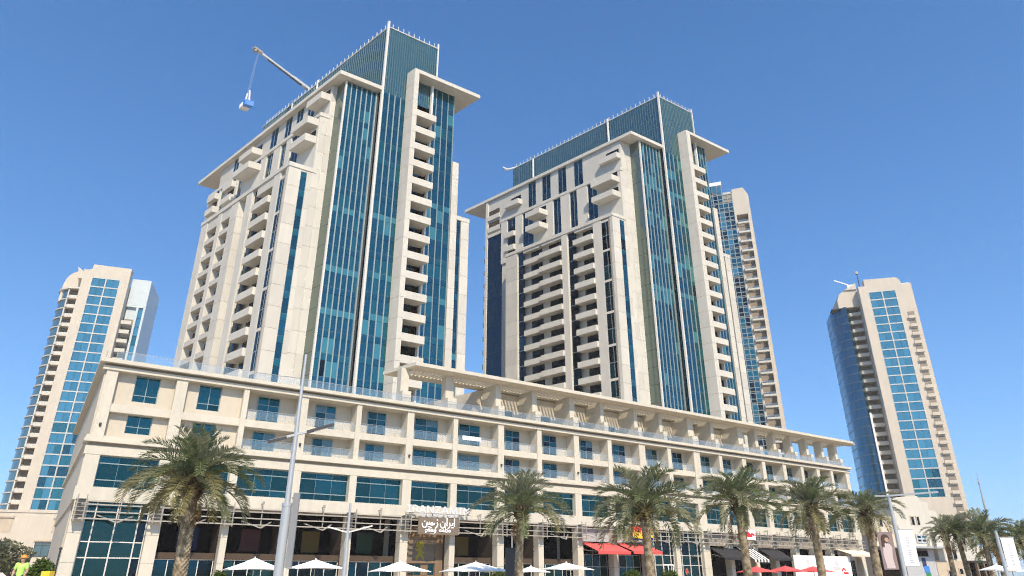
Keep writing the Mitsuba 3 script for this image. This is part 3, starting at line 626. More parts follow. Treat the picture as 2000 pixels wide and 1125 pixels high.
    for kind, v0, v1 in q['wing']:
        if kind == 'fin':
            bx(F, part(key, 'fin_wall'), 'stone', w3, w3 + 2.3, v0, v1, Z0, zt)
        elif kind == 'panel':
            bx(F, part(key, 'fin_wall'), 'joint', w3 + .04, w3 + 2.3, v0 + .03, v1 - .03, Z0, zt)
            panels_a(F, key, w3 + .04, v0, v1, Z0, zt, hb, 1, ('stone_b', 'stone', 'stone_b'), th=.04)
            panels_b(F, key, w3 + .01, w3 + 2.3, v0 + .03, Z0, zt, hb, 1, ('stone', 'stone_b'), th=.04)
        elif kind == 'win':
            z = q['win0']; i = 0
            while z > Z0 + 1:
                bx(F, part(key, 'window_bar'), 'stone', w3 + .05, w3 + 1.2, v0, v1, z - .5, z)
                for zz in (z - .5 - (2 * hb - .5) / 2, z - 2 * hb):
                    top = z - .5 if zz > z - hb - 1 else z - .5 - (2 * hb - .5) / 2 - .12
                    wd = part(key, 'window')
                    h = top - zz
                    mb(F, wd, 'mullion', [(0, .1, y - .03, y + .03, 0, h) for y in (.03, (v1 - v0) / 2, v1 - v0 - .03)] + [(0, .14, 0, v1 - v0, -.12, 0)], w3 + .06, v0, zz)
                    for j in range(2):
                        bx(F, part(wd, 'pane'), rows.choice(('glass_black', 'glass_deep', 'glass_navy')), w3 + .1, w3 + .14, v0 + .06 + j * (v1 - v0 - .06) / 2, v0 + (j + 1) * (v1 - v0 - .06) / 2, zz, top)
                z -= 2 * hb; i += 1
        elif kind == 'dark':
            z = zt; i = 0
            while z > Z0 + 1:
                bx(F, part(key, 'window_pane'), rows.choice(('glass_black', 'glass_navy', 'glass_black')), w3 + .5, w3 + .55, v0, v1, z - hb + .06, z - .06)
                bx(F, part(key, 'transom'), 'mullion', w3 + .46, w3 + .6, v0, v1, z - hb - .05, z - hb + .05)
                z -= hb
        elif kind in ('bal', 'log'):
            z = q['bal0'] if kind == 'bal' else q['log0']
            while z > Z0 + .2:
                if kind == 'bal':
                    balcony(F, key, w3 - .45 + q.get('setback', {}).get(v0, 0), w3 + 1.25, v0 + .02, v1 - .02, z, 1.0, .22, ('a0', 'b0', 'b1'))
                else:
                    balcony(F, key, w3 + .08, w3 + 1.25, v0, v1, z, .72, .2, ('a0',), 'stone_b')
                bx(F, part(key, 'balcony_door'), 'glass_black' if kind == 'bal' else 'interior_dark', w3 + 1.15, w3 + 1.22, v0 + (.1 if kind == 'log' else .25), v1 - (.1 if kind == 'log' else 1.3), z - .95, z + hb - 1.4)
                z -= hb
            bx(F, part(key, 'balcony_lintel'), 'stone_b', w3 + .1, w3 + 1.25, v0, v1, q['bal0' if kind == 'bal' else 'log0'] + 1.9, zt)
    return key, F
T1 = dict(seed=3, floor=3.46, u_top=-6.9, u_mid=-8.3, u_box=-12.0, v_end=43.5, v_mid=43.5, v_box=33.7, roofL=80.75, z_mid=73.6, z_box=62.4, fin_top=85.95, crown_w=10.3, crown_top=94.7, spandrel=80.0,
          breaks=(23.2, 32.6), sec1=(-5.9, -.4), n2=4, fin=(4.4, 5.25), notch=9.1, par0=77.2, roofR=17.9, rg1=14.1, rp1=15.4, rp_top=70.5, rn1=16.3, rb1=17.85, z_rbox=59.7,
          slabL=-7.8, slabV=-.2, slab_far=52.5, bg=(-10.1, -9.1),
          top_win=[(8.6, 10.8, .2, .1), (12.2, 14.4, .2, .1), (16.0, 18.2, .2, .1), (20.8, 23.3, .2, .1), (32.0, 34.0, .2, .1), (35.6, 37.8, .2, .1)], mid_win=[(9.4, 12.4), (13.9, 15.9), (18.3, 20.8), (29.2, 31.4), (36.2, 38.4)],
          tray=[(1.75, 3.5, 8.0, 77.9, 't'), (1.9, 26.2, 31.4, 77.2, 't'), (1.87, 3.75, 8.6, 72.3, 'm'), (1.87, 3.75, 8.6, 68.8, 'm'), (2.2, 22.4, 28.4, 71.7, 'm'), (.8, 31.8, 35.6, 69.0, 'm'), (.8, 38.6, 42.0, 69.0, 'm'), (.8, 31.8, 35.6, 72.0, 'm'), (.8, 38.6, 42.0, 72.0, 'm')],
          wing=[('win', 4.2, 6.0), ('fin', 6.0, 8.05), ('bal', 8.1, 13.4), ('dark', 13.4, 14.9), ('fin', 14.9, 16.9), ('panel', 19.6, 22.15), ('log', 22.15, 25.7), ('fin', 25.7, 27.0), ('log', 27.0, 31.2), ('fin', 31.2, 33.7)],
          box_floor=3.21, bal0=58.0, log0=57.6, win0=60.4)
T2 = dict(seed=5, floor=3.47, u_top=-9.4, u_mid=-9.9, u_box=-13.2, v_end=44.5, v_mid=38.9, v_box=33.5, roofL=91.95, z_mid=84.0, z_box=71.7, fin_top=97.35, crown_w=11.4, crown_top=105.9, spandrel=90.5,
          breaks=(14.4, 38.7), sec1=(-6.4, -.4), n2=4, fin=(5.2, 6.4), notch=10.3, par0=88.35, roofR=20.0, rg1=14.1, rp1=15.5, rp_top=80.2, rn1=15.9, rb1=17.7, z_rbox=68.8,
          slabL=-9.95, slabV=0.0, slab_far=52.2, bg=(-11.2, -9.95),
          top_win=[(13.8, 16.3, .1, .1), (18.6, 21.0, .1, .1), (23.3, 25.9, .1, .1), (27.9, 30.3, .1, .1)], mid_win=[(9.9, 12.55), (15.4, 17.55), (20.1, 22.4), (28.4, 31.9), (34.2, 36.9)],
          tray=[(1.3, 3.5, 8.2, 87.8, 't'), (1.3, 32.4, 37.0, 87.6, 't'), (2.3, 3.9, 9.4, 81.7, 'm'), (2.3, 3.9, 9.4, 77.9, 'm'), (2.5, 24.0, 28.3, 81.1, 'm'), (2.5, 24.0, 28.3, 77.5, 'm'), (.6, 34.1, 36.9, 79.3, 'm'), (.6, 34.1, 36.9, 75.6, 'm')],
          wing=[('win', 4.1, 6.4), ('fin', 6.4, 8.5), ('bal', 8.5, 13.5), ('dark', 13.5, 15.5), ('fin', 15.5, 17.0), ('bal', 17.0, 22.9), ('bal', 23.4, 28.2), ('dark', 28.2, 30.0), ('panel', 30.0, 33.5)],
          box_floor=3.42, setback={23.4: .6}, bal0=68.4, log0=68.4, win0=70.6)
t1, F1 = tower('left of the two white and blue glass towers, with a crane on its roof', (-22.67655, 94.31211), T1)
t2, F2 = tower('right of the two white and blue glass towers, with stacked balconies facing left', (34.47729, 127.41788), T2)
# far glazed bay and corner balconies of the right tower
def far_bay(key, F, w, v0, v1, ztop):
    z = ztop
    bx(F, part(key, 'glass_backing'), 'interior', w - .06, w - .0, v0, v1, 21, ztop)
    while z > 21:
        for j in range(2):
            bx(F, part(key, 'window_pane'), 'glass_navy', w - .11, w - .08, v0 + (v1 - v0) * j / 2 + .02, v0 + (v1 - v0) * (j + 1) / 2 - .02, z - 3.45, z - .02)
        z -= 3.47
far_bay(t2, F2, -9.4, 38.9, 43.8, 80.5)
bx(F2, part(t2, 'edge_pier'), 'stone', -9.75, -9.4, 43.8, 44.5, 20.9, 91)
bx(F2, part(t2, 'parapet_band'), 'stone', -9.75, -9.4, 38.9, 43.8, 80.5, 81.3)
for z in (83.2, 86.6):
    balcony(F2, t2, -9.85, -9.4, 39.6, 43.8, z, 1.0, .25, ('a0',))
    bx(F2, part(t2, 'balcony_door'), 'interior_brown', -9.47, -9.41, 40.0, 43.6, z - .9, z + 1.6)
z = 79.0
while z > 22:
    balcony(F2, t2, -9.2, -7.4, 44.5, 45.5, z, 1.0, .25, ('a0', 'b1'))
    z -= 3.47
# roof cranes and the hanging cradle
ck = thing('roof_crane', 'white telescopic crane boom leaning out over the left tower roof', 'crane')
tipp, pas = np.array([-10, 28.7, 101.5]), np.array([0.3, 29.5, 97.9]); bk = pas + (pas - tipp) * .45
mesh(F1, part(ck, 'boom'), 'galvanised', beam(bk, pas + (tipp - pas) * .25, .62, .62))
mesh(F1, part(ck, 'boom_extension'), 'galvanised', beam(pas + (tipp - pas) * .22, tipp, .40, .42))
mesh(F1, part(ck, 'hydraulic_ram'), 'dark_metal', beam(pas + (tipp - pas) * .05 - [0, 0, .42], pas + (tipp - pas) * .8 - [0, 0, .36], .2, .2))
mesh(F1, part(ck, 'boom_head'), 'bronze_metal', cat([beam(tipp + [-1.1, -.2, .25], tipp + [.7, .1, -.1], .75, .45), trimesh.creation.cylinder(.4, .3).apply_translation(tipp + [-.6, 0, -.2])]))
mesh(F1, part(ck, 'mast'), 'grey_metal', trimesh.creation.box(bounds=[[3.6, 29.0, 80], [5.4, 31.0, bk[2] - .3]]))
cd = thing('access_cradle', 'window cleaning cradle with a blue cover hanging in the air left of the tower', 'cradle')
cx, cy, cz = -10.0, 29.6, 87.6
mesh(F1, part(cd, 'platform'), 'frame_white', cat([trimesh.creation.box(bounds=[[cx - .7, cy - 1.3, cz], [cx + .7, cy + 1.3, cz + .12]]), *[trimesh.creation.box(bounds=[[cx + a - .04, cy - 1.3, cz + h], [cx + a + .04, cy + 1.3, cz + h + .08]]) for a in (-.68, .68) for h in (.5, 1.0)],
     *[trimesh.creation.box(bounds=[[cx + a - .05, cy + b - .05, cz], [cx + a + .05, cy + b + .05, cz + 1.1]]) for a in (-.66, .66) for b in (-1.25, -.4, .4, 1.25)]]))
mesh(F1, part(cd, 'cover'), 'blue', trimesh.creation.box(bounds=[[cx - .82, cy - 1.45, cz - .12], [cx + .75, cy - .35, cz + 1.05]]))
mesh(F1, part(cd, 'cover', 'white rear half of the cradle sheet'), 'canvas_white', trimesh.creation.box(bounds=[[cx - .78, cy - .05, cz + .1], [cx + .6, cy + 1.2, cz + 1.05]]))
mesh(F1, part(cd, 'hanger'), 'white_metal', cat([beam((cx, cy - 1.0, cz + 1.0), (cx - .1, cy - .55, cz + 3.9), .22, .2), beam((cx, cy + 1.1, cz + 1.0), (cx - .1, cy + .25, cz + 3.6), .26, .2), beam((cx, cy - .8, cz + 2.2), (cx, cy + .8, cz + 2.1), .1, .1)]))
mesh(F1, part(cd, 'cable'), 'grey_metal', cat([tube((cx - .1, cy - .35, cz + 3.6), tipp + [0, -.3, -.2], .018, n=5), tube((cx - .1, cy + .35, cz + 3.6), tipp + [0, .3, -.2], .018, n=5)]))
ck = thing('roof_crane', 'small white crane arm poking out past the left end of the right tower roof screen', 'crane')
mesh(F2, part(ck, 'boom'), 'white_metal', cat([beam((1.0, 44, 106.2), (0, 49.2, 106.9), .4, .4), beam((0, 48.0, 106.6), (-.6, 49.0, 107.6), .25, .25)]))
mesh(F2, part(ck, 'mast'), 'grey_metal', trimesh.creation.box(bounds=[[.6, 43.0, 92], [1.4, 44.2, 106.4]]))

# ---------------------------------------------------------------- far towers
def outline(pts): return Polygon(pts)
def far_window_strip(F, key, x0, x1, z0, z1, pitch, glz, b=-.05):
    z = z1
    k = 0
    while z - pitch > z0 - .5:
        for j in range(2):
            a0 = x0 + (x1 - x0) * j / 2; a1 = x0 + (x1 - x0) * (j + 1) / 2
            w = part(key, 'window')
            mb(F, w, 'strip_frame', [(0, a1 - a0, 0, .4, -.4, 0), (0, .2, 0, .4, -pitch, -.4), (a1 - a0 - .2, a1 - a0, 0, .4, -pitch, -.4)], a0, b, z)
            for s in range(2):
                g = glz(k, j)
                bx(F, part(w, 'pane'), g, a0 + .3 + s * (a1 - a0 - .6) / 2 + (.04 if s else 0), a0 + .3 + (s + 1) * (a1 - a0 - .6) / 2 - (0 if s else .04), b + .2, b + .3, z - pitch + .03, z - .45)
        z -= pitch; k += 1
def ring_poly(cx, cy, rx, ry, a0, a1, n=14): return [(cx + rx * math.cos(math.radians(t)), cy + ry * math.sin(math.radians(t))) for t in np.linspace(a0, a1, n)]
rows = random.Random(11)
# left tower: flat tan front with a two-column window strip, rounded glass corner with balconies on the left
LF = Frame((-147.6234, 215.24018, 0), (0.9510473, 0.30904534), (-0.30904534, 0.9510473))
lt = thing('highrise', 'tan high-rise with a rounded balcony corner at the left edge of the view', 'tower')
crown = Polygon([(-3.0, 15), (-3.0, 100.6)] + [(x, 101.3 + .25 * (x + 2.1) ** 2) for x in np.linspace(-3.0, -.6, 6)] + [(-.5, 103.5), (11.6, 103.4), (11.6, 15)])
body = plate(crown, 0.0, 3.0)
mesh(LF, part(lt, 'wall'), 'tan', cat([plate(Polygon([(-3, 15), (-3, 100.8), (0, 100.8), (0, 15)]), 0, 3.0), plate(Polygon([(8.9, 15), (8.9, 103.4), (11.6, 103.4), (11.6, 15)]), 0, 3.0), plate(Polygon([(0, 98.85)] + [(0, 100.8), (-3.0, 100.8)] + [(x, 101.3 + .25 * (x + 2.1) ** 2) for x in np.linspace(-3.0, -.6, 6)] + [(-.5, 103.5), (8.9, 103.4), (8.9, 98.85)]), 0, 3.0), plate(sbox(0, 15, 8.9, 20.7), 0, 3.0)]))
mesh(LF, part(lt, 'wall'), 'tan', trimesh.creation.box(bounds=[[-2.6, .8, 15], [11.4, 24, 98]]))
dome = Polygon([(-9.6, 90), (-9.4, 96)] + [(-9.2 + 5.0 * (1 - math.cos(t)), 96.5 + 5.6 * math.sin(t)) for t in np.linspace(.1, math.pi / 2, 7)] + [(-3.0, 100.9), (-3.0, 90)])
mesh(LF, part(lt, 'crown_wall', 'curved tan crown over the rounded corner'), 'tan', plate(dome, 4.0, 9.0))
mesh(LF, part(lt, 'crown_wall'), 'tan', plate(Polygon([(-4.6, 98), (-5.2, 102.2), (-3.9, 101.2), (-3.0, 100.6), (-3.0, 98)]), .6, 4.0))
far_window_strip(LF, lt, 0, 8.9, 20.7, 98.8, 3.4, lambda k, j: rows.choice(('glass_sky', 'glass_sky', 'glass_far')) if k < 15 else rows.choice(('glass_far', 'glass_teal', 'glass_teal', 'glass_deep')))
curve = [(-3.2, 1.0)] + [(-3.2, 3.2)] + ring_poly(-3.2, 12, 7.2, 9.0, 265, 180, 10) + [(-10.4, 20), (-3.2, 20)]
z = 90.5; i = 0
while z > 17:
    rp = Polygon([(-3.0, .3)] + [(-5.4, .6)] + ring_poly(-3.6, 9.5, 7.2, 8.6, 255, 180, 9) + [(-10.8, 20), (-3.0, 20)])
    mesh(LF, part(lt, 'balcony_slab'), 'tan', prism(rp, z - .35, z))
    mesh(LF, part(lt, 'balcony_parapet'), 'stone', cat([prism(Polygon([(-3.0, .35), (-5.4, .65), (-6.0, 1.15), (-6.0, 1.35), (-5.3, .85), (-3.0, .55)]), z, z + .95)]))
    if i > 0 or True:
        gp = Polygon([(-6.2, 3.0)] + ring_poly(-3.6, 9.5, 6.9, 8.3, 247, 180, 8) + [(-10.5, 19.5), (-9.9, 19.5)] + list(reversed(ring_poly(-3.6, 9.5, 6.3, 7.7, 247, 180, 8))))
        mesh(LF, part(lt, 'curved_glazing'), 'glass_curve_pale', prism(gp, z, z + 3.05))
        bx(LF, part(lt, 'balcony_fin'), 'stone', -6.4, -6.0, 1.1, 4.2, z, z + 3.05)
        bx(LF, part(lt, 'balcony_door'), 'recess', -6.0, -3.0, 2.9, 3.0, z, z + 3.05)
    z -= 3.4; i += 1
mesh(LF, part(lt, 'canopy'), 'stone', prism(Polygon([(-3.0, .1), (-6.5, .9)] + ring_poly(-3.6, 9.5, 7.7, 9.0, 245, 180, 9) + [(-11.3, 16), (-3, 16)]), 93.9, 94.5))
mesh(LF, part(lt, 'wall'), 'tan', trimesh.creation.box(bounds=[[-9.2, 6, 90], [-3, 16, 94.0]]))
# right part of the left tower: recessed balconies and a pale glazed block
mesh(LF, part(lt, 'wall', 'pale grey side block with a narrow glass strip'), 'side_block', cat([trimesh.creation.box(bounds=[[11.7, 5.0, 15], [17.9, 22, 90.5]]), trimesh.creation.box(bounds=[[11.7, 4.0, 90.5], [17.9, 22, 101.2]]), trimesh.creation.box(bounds=[[15.0, 4.0, 15], [15.7, 5.0, 90.5]]), trimesh.creation.box(bounds=[[17.2, 4.0, 15], [17.9, 5.0, 90.5]])]))
z = 90.0
while z > 18:
    bx(LF, part(lt, 'side_pane'), 'glass_sky' if rows.random() < .6 else 'glass_teal', 15.7, 17.2, 4.5, 4.6, z - 3.2, z)
    if z < 87:
        mb(LF, part(lt, 'balcony'), 'stone', [(0, 3.2, 0, 3, 0, .3), (0, 3.2, 0, .15, .3, 1.3)], 11.7, 1.8, z - 3.4)
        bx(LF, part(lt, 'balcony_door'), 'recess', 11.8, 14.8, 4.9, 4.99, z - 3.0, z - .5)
    z -= 3.4
# low base wing with windows
lb = mesh(LF, part(lt, 'base_wall'), 'tan', trimesh.creation.box(bounds=[[-24, -2.5, 0], [30, 14, 20.0]]))
bx(LF, part(lt, 'base_cornice'), 'tan', -24.2, 30.2, -2.75, 14, 19.6, 20.3)
for x in (-6.6, 8.0):
    wd = part(lt, 'blind_window'); mb(LF, wd, 'sand_dark', [(0, 3.9, 0, .2, 0, 4.0), (-.2, 4.1, -.35, 0, 4.0, 4.45)], x, -2.62, 14.0)
    window(LF, lt, x - 3.4, x + 4.8, -2.72, 7.3, 11.2, 4, [10.4], ['glass_black', 'glass_curtain', 'glass_deep'], 'dark_metal', .16, 'base_window')
    bx(LF, part(lt, 'window_hood'), 'sand_dark', x - 3.8, x + 5.2, -2.95, -2.5, 11.5, 12.0)
# right tower: the same kind of building seen from its other side
RF = Frame((149.65623, 241.36904, 0), (0.96563318, -0.25990876), (0.25990876, 0.96563318))
rt = thing('highrise', 'slanting tan and blue high-rise at the right, with a white boom on its roof', 'tower')
mesh(RF, part(rt, 'wall'), 'tan', plate(unary_union([sbox(-12.6, 15, -9.4, 107.6), sbox(.3, 15, 6.2, 107.3), Polygon([(-10.2, 105.1), (-10.2, 110.4), (1.6, 110.2), (2.6, 109.0), (2.9, 107.3), (.3, 107.3), (.3, 105.1)]), sbox(-9.4, 15, .3, 27.2)]), 0, 3))
mesh(RF, part(rt, 'wall'), 'tan', trimesh.creation.box(bounds=[[-12.4, .9, 15], [6.0, 20, 104]]))
mesh(RF, part(rt, 'wall'), 'board_white', trimesh.creation.box(bounds=[[3.0, 3.0, 100], [6.4, 20, 108.6]]))
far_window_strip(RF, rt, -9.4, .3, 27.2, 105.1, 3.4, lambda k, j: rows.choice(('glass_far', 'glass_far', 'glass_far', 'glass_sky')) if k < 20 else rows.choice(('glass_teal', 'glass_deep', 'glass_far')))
z = 96.0; i = 0
while z > 17:        # small angular balconies on the right half
    v = np.array([(2.3, -.02, z - 2.2), (4.9, -.02, z - 2.2), (4.9, -.02, z), (2.3, -.02, z)])
    op = part(rt, 'balcony')
    mb(RF, op, 'tan', [(0, 2.6, -.9, 0, 0, .25), (0, 2.6, -.9, -.75, .25, 1.15)], 2.3, 0, z - 3.4)
    bx(RF, part(op, 'opening'), 'recess', 2.4, 4.8, -.05, -.01, z - 3.1, z - .5)
    z -= 3.4; i += 1
z = 97.5
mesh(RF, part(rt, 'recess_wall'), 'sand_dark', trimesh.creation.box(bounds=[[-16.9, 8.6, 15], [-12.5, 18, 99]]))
k2 = 0
while z > 17:        # shaded balcony recess and the curved blue corner
    gp = Polygon(ring_poly(-15.0, 11.5, 7.6, 9.2, 247, 180, 9) + [(-22.6, 19.5), (-16.5, 19.5), (-16.5, 5.2)])
    mesh(RF, part(rt, 'curved_glazing'), 'glass_curve', prism(gp, z + .12, z + 3.28))
    gp2 = Polygon(ring_poly(-15.0, 11.5, 7.75, 9.35, 247, 180, 9) + [(-22.75, 19.6), (-16.45, 19.6), (-16.45, 5.1)])
    mesh(RF, part(rt, 'floor_edge'), 'louvre', prism(gp2, z - .12, z + .12))
    mesh(RF, part(rt, 'balcony_slab'), 'tan', cat([prism(Polygon([(-12.55, 4.2), (-16.6, 5.2), (-16.6, 8.6), (-12.55, 8.6)]), z - .15, z + .15), prism(Polygon([(-12.55, 4.2), (-16.6, 5.2), (-16.6, 5.4), (-12.55, 4.4)]), z + .15, z + 1.2)]))
    z -= 3.4; k2 += 1
mesh(RF, part(rt, 'crown_wall'), 'tan', plate(Polygon([(-20.3, 100.6), (-20.3, 104), (-19.2, 106.6), (-17, 107.9), (-12.5, 107.9), (-12.5, 100.6)]), 3.6, 16))
mesh(RF, part(rt, 'crown_wall'), 'tan', plate(Polygon([(-17.2, 107.9), (-12.6, 107.9), (-12.6, 110.6), (-14, 109.6)]), 3.0, 8))
bx(RF, part(rt, 'roof_ledge'), 'dark_metal', -23.0, -20.0, 3.5, 8, 100.2, 100.6)
bx(RF, part(rt, 'corner_fin'), 'board_white', -17.5, -16.9, 2.6, 5, 15, 58)
rc_ = thing('roof_boom', 'white maintenance boom angled up from the right high-rise roof', 'crane')
mesh(RF, part(rc_, 'boom'), 'white_metal', beam((-13.5, 5, 110.0), (-20.0, 4, 112.9), .36, .36))
mesh(RF, part(rc_, 'base'), 'white_metal', trimesh.creation.box(bounds=[[-15.5, 4, 107.8], [-12.8, 6.5, 110.4]]))
an = thing('antenna', 'thin dark antenna mast on the right high-rise roof', 'antenna')
mesh(RF, part(an, 'mast'), 'dark_metal', tube((-10.5, 6, 109), (-10.5, 6, 116.5), .2, .12))
mesh(RF, part(an, 'head'), 'bronze_metal', trimesh.creation.box(bounds=[[-11.0, 5.5, 115.5], [-10.0, 6.5, 116.6]]))
# tower behind the right podium tower
HF = Frame((78.4346, 191.9212, 0), (0.94913204, -0.31487834), (0.31487834, 0.94913204))
ht = thing('highrise', 'blue gridded glass and tan balcony high-rise standing behind the right podium tower', 'tower')
mesh(HF, part(ht, 'wall'), 'tan', cat([plate(Polygon([(-5.2, 15), (-5.2, 121.1), (-1.6, 121.2), (-.2, 118.3), (0, 15), (-1.2, 15), (-1.2, 111.2), (-4.7, 111.2), (-4.7, 15)]), 0, 2.0), trimesh.creation.box(bounds=[[-5.1, 2.0, 15], [-.1, 14, 118]])]))
bx(HF, part(ht, 'crown_band'), 'board_white', -16, -8.1, .2, 8, 123.6, 124.9)
bx(HF, part(ht, 'crown_band'), 'stone', -8.0, -5.2, .5, 6, 119.6, 120.6)
bx(HF, part(ht, 'wall'), 'joint', -16, -5.25, .12, 14, 15, 119.5)
bx(HF, part(ht, 'wall'), 'joint', -16, -8.2, .12, 14, 119.5, 123.6)
nx = 7
xs = np.linspace(-15.9, -5.3, nx + 1)
z = 123.5; i = 0
while z > 26:
    for j in range(nx):
        if z > 120 and xs[j + 1] > -7.9: continue
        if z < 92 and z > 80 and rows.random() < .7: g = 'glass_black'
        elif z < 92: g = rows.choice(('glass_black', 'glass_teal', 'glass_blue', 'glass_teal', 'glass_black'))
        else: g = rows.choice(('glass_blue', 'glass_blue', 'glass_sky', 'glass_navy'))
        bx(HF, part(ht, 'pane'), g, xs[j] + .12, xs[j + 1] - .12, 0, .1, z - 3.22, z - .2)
    z -= 3.4; i += 1
mb(HF, part(ht, 'glazing_bars'), 'mullion', [(x - .1, x + .1, -.1, .1, 26, 119.5) for x in xs] + [(-16, -5.25, -.06, .1, zz - .1, zz + .1) for zz in np.arange(26, 120, 1.7)])
z = 109.8
while z > 26:
    b = part(ht, 'balcony')
    mb(HF, b, 'stone', [(0, 3.6, 0, .9, 0, .3), (0, 3.6, 0, .12, .3, .55), (0, .12, 0, .9, .3, 1.2), (3.48, 3.6, 0, .9, .3, 1.2)], -4.75, -.85, z - 2.3)
    bx(HF, part(b, 'railing'), 'railing_glass', -4.6, -1.3, -.82, -.8, z - 1.8, z - 1.05)
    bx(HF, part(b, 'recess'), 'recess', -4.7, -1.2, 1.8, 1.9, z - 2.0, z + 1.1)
    z -= 3.37
    pass
# ---------------------------------------------------------------- stone building at the foot of the right high-rise
def img_frame(o, ex): return Frame(o, ex, (-ex[1], ex[0]))

SF = img_frame((115.0, 162.5, 0), (0.966, 0.26))
sb_ = thing('stone_building', 'cream stone building with stepped curved walls at the foot of the right high-rise', 'building')
K = 1.25
def sz(z): return 1.7 + (z - 1.7) * K
def sxb(name, m, a0, a1, b0, b1, c0, c1): return bx(SF, part(sb_, name), m, a0 * K, a1 * K, b0, b1, sz(c0), sz(c1))
sxb('wall', 'sand', -31.2, -26.2, 1.0, 14, -1, 11.45)
mesh(SF, part(sb_, 'wall'), 'stone', plate(Polygon([(-26.2 * K, 0), (-26.2 * K, sz(14.2)), (-24.5 * K, sz(14.7)), (-20.4 * K, sz(15.0)), (-20.1 * K, sz(14.2)), (-18.5 * K, sz(13.9)), (-18.5 * K, 0)]), 0, 16))
bulge = Polygon(ring_poly(-18.4 * K, 3.0, 2.9 * K, 3.2, 180, 360, 14) + [(-15.5 * K, 12), (-21.3 * K, 12)])
mesh(SF, part(sb_, 'turret', 'rounded stone turret'), 'stone', prism(bulge, sz(5), sz(12.6)))
mesh(SF, part(sb_, 'wall'), 'stone', plate(Polygon([(-19.5 * K, 0), (-19.5 * K, sz(9.5)), (-18.5 * K, sz(9.2)), (-12.0 * K, sz(8.3)), (-10.5 * K, sz(6.6)), (-9.0 * K, sz(6.3)), (-9.0 * K, 0)]), -1.0, 8))
sxb('base_course', 'sand_dark', -20.6, -9.0, -1.25, 0, -1, 4.3)
for a0, a1, c0, c1 in ((-29.1, -28.3, 9.8, 11.0), (-23.0, -22.2, 10.1, 11.4), (-21.8, -21.1, 10.1, 11.4), (-14.1, -13.2, 7.2, 7.9), (-11.6, -10.8, 6.8, 7.3), (-16.8, -15.8, 4.6, 6.0), (-18.6, -17.9, 1.5, 2.7), (-16.2, -15.3, 2.2, 3.0)):
    y = .9 if a0 < -26.5 else (-.1 if a0 < -20 else -1.32)
    w = part(sb_, 'window'); sxb_k = (a1 - a0) * K
    mb(SF, w, 'sand_dark', [(0, .15, -.08, .25, 0, (c1 - c0) * K), (sxb_k - .15, sxb_k, -.08, .25, 0, (c1 - c0) * K), (0, sxb_k, -.12, .25, (c1 - c0) * K, (c1 - c0) * K + .2)], a0 * K, y, sz(c0))
    bx(SF, part(w, 'pane'), 'glass_black', a0 * K + .15, a1 * K - .15, y, y + .2, sz(c0), sz(c1))
w = part(sb_, 'square_window', 'square window in a blue-grey frame')
window(SF, sb_, -22.7 * K, -20.5 * K, -.2, sz(7.1), sz(8.5), 2, [sz(7.8)], ['glass_navy', 'glass_sky'], 'board_grey', .3, 'square_window')
labels.pop(w, None); 
sxb('canopy', 'galvanised', -32.3, -18.2, -4.0, 1.5, 6.15, 6.45)
sxb('shop_wall', 'board_grey', -27.0, -20.8, -1.4, 0, -1, 5.9)
sxb('shop_recess', 'interior', -25.6, -22.0, -1.45, -1.38, 4.9, 5.85)
sxb('shop_wall', 'interior', -31.2, -27.0, .6, 1.1, -1, 5.9)
for c, a0, a1, c0, c1 in (('navy', -23.6, -22.8, 3.3, 4.7), ('blue', -23.5, -22.4, 2.4, 3.4), ('green', -23.3, -22.3, 1.2, 2.4)):
    sxb('wall_graphic', c, a0, a1, -1.46, -1.41, c0, c1)
gt = part(sb_, 'gateway', 'dark timber gateway in the stone base')
mb(SF, gt, 'interior', [(-13.6 * K, -10.4 * K, -2.2, -1.26, 0, sz(3.9))])
sxb('gate_hood', 'dark_metal', -13.9, -10.2, -3.0, -1.26, 3.95, 4.3)
for a in (-13.4, -12.0, -10.6): sxb('gate_post', 'wood', a, a + .25, -2.9, -2.3, -1, 3.95)
# low building at the far right
DF = img_frame((150.0, 168.0, 0), (0.985, -0.17))
fb_ = thing('low_building', 'low beige building with a flat grey roof at the far right edge behind the palms', 'building')
bx(DF, part(fb_, 'wall'), 'sand', -14, 40, 0, 20, 0, 13.9)
bx(DF, part(fb_, 'lower_wall'), 'sand_dark', -16, 40, -1.0, 0, 0, 9.7)
bx(DF, part(fb_, 'roof'), 'galvanised', -17, 40, -1.4, 20, 14.7, 15.4)
bx(DF, part(fb_, 'roof_band'), 'grey_metal', -14.2, -7, -.4, 10, 13.9, 14.7)
bx(DF, part(fb_, 'roof_band'), 'board_white', -7, 40, -.2, 12, 13.9, 14.7)
for x, z0 in ((-1.0, 11.6), (6, 11.6)): bx(DF, part(fb_, 'vent'), 'dark_metal', x, x + .8, -.1, .1, z0, z0 + .8)
for x in (-13, -10, -6.5): window(DF, fb_, x, x + 1.6, -1.2, 3, 6.5, 2, [5.0], ['glass_black'], 'dark_metal', .12)
ms = thing('radio_mast', 'thin grey radio mast rising against the pale sky at the far right', 'mast')
mesh(WORLD, part(ms, 'shaft'), 'grey_metal', cat([tube((128.4, 190.8, 0), (128.4, 190.8, 21), .35, .28), tube((128.4, 190.8, 21), (128.55, 190.75, 28.2), .22, .07)]))
mesh(WORLD, part(ms, 'head'), 'grey_metal', tube((128.5, 190.77, 25.0), (128.5, 190.77, 25.8), .28, .28))

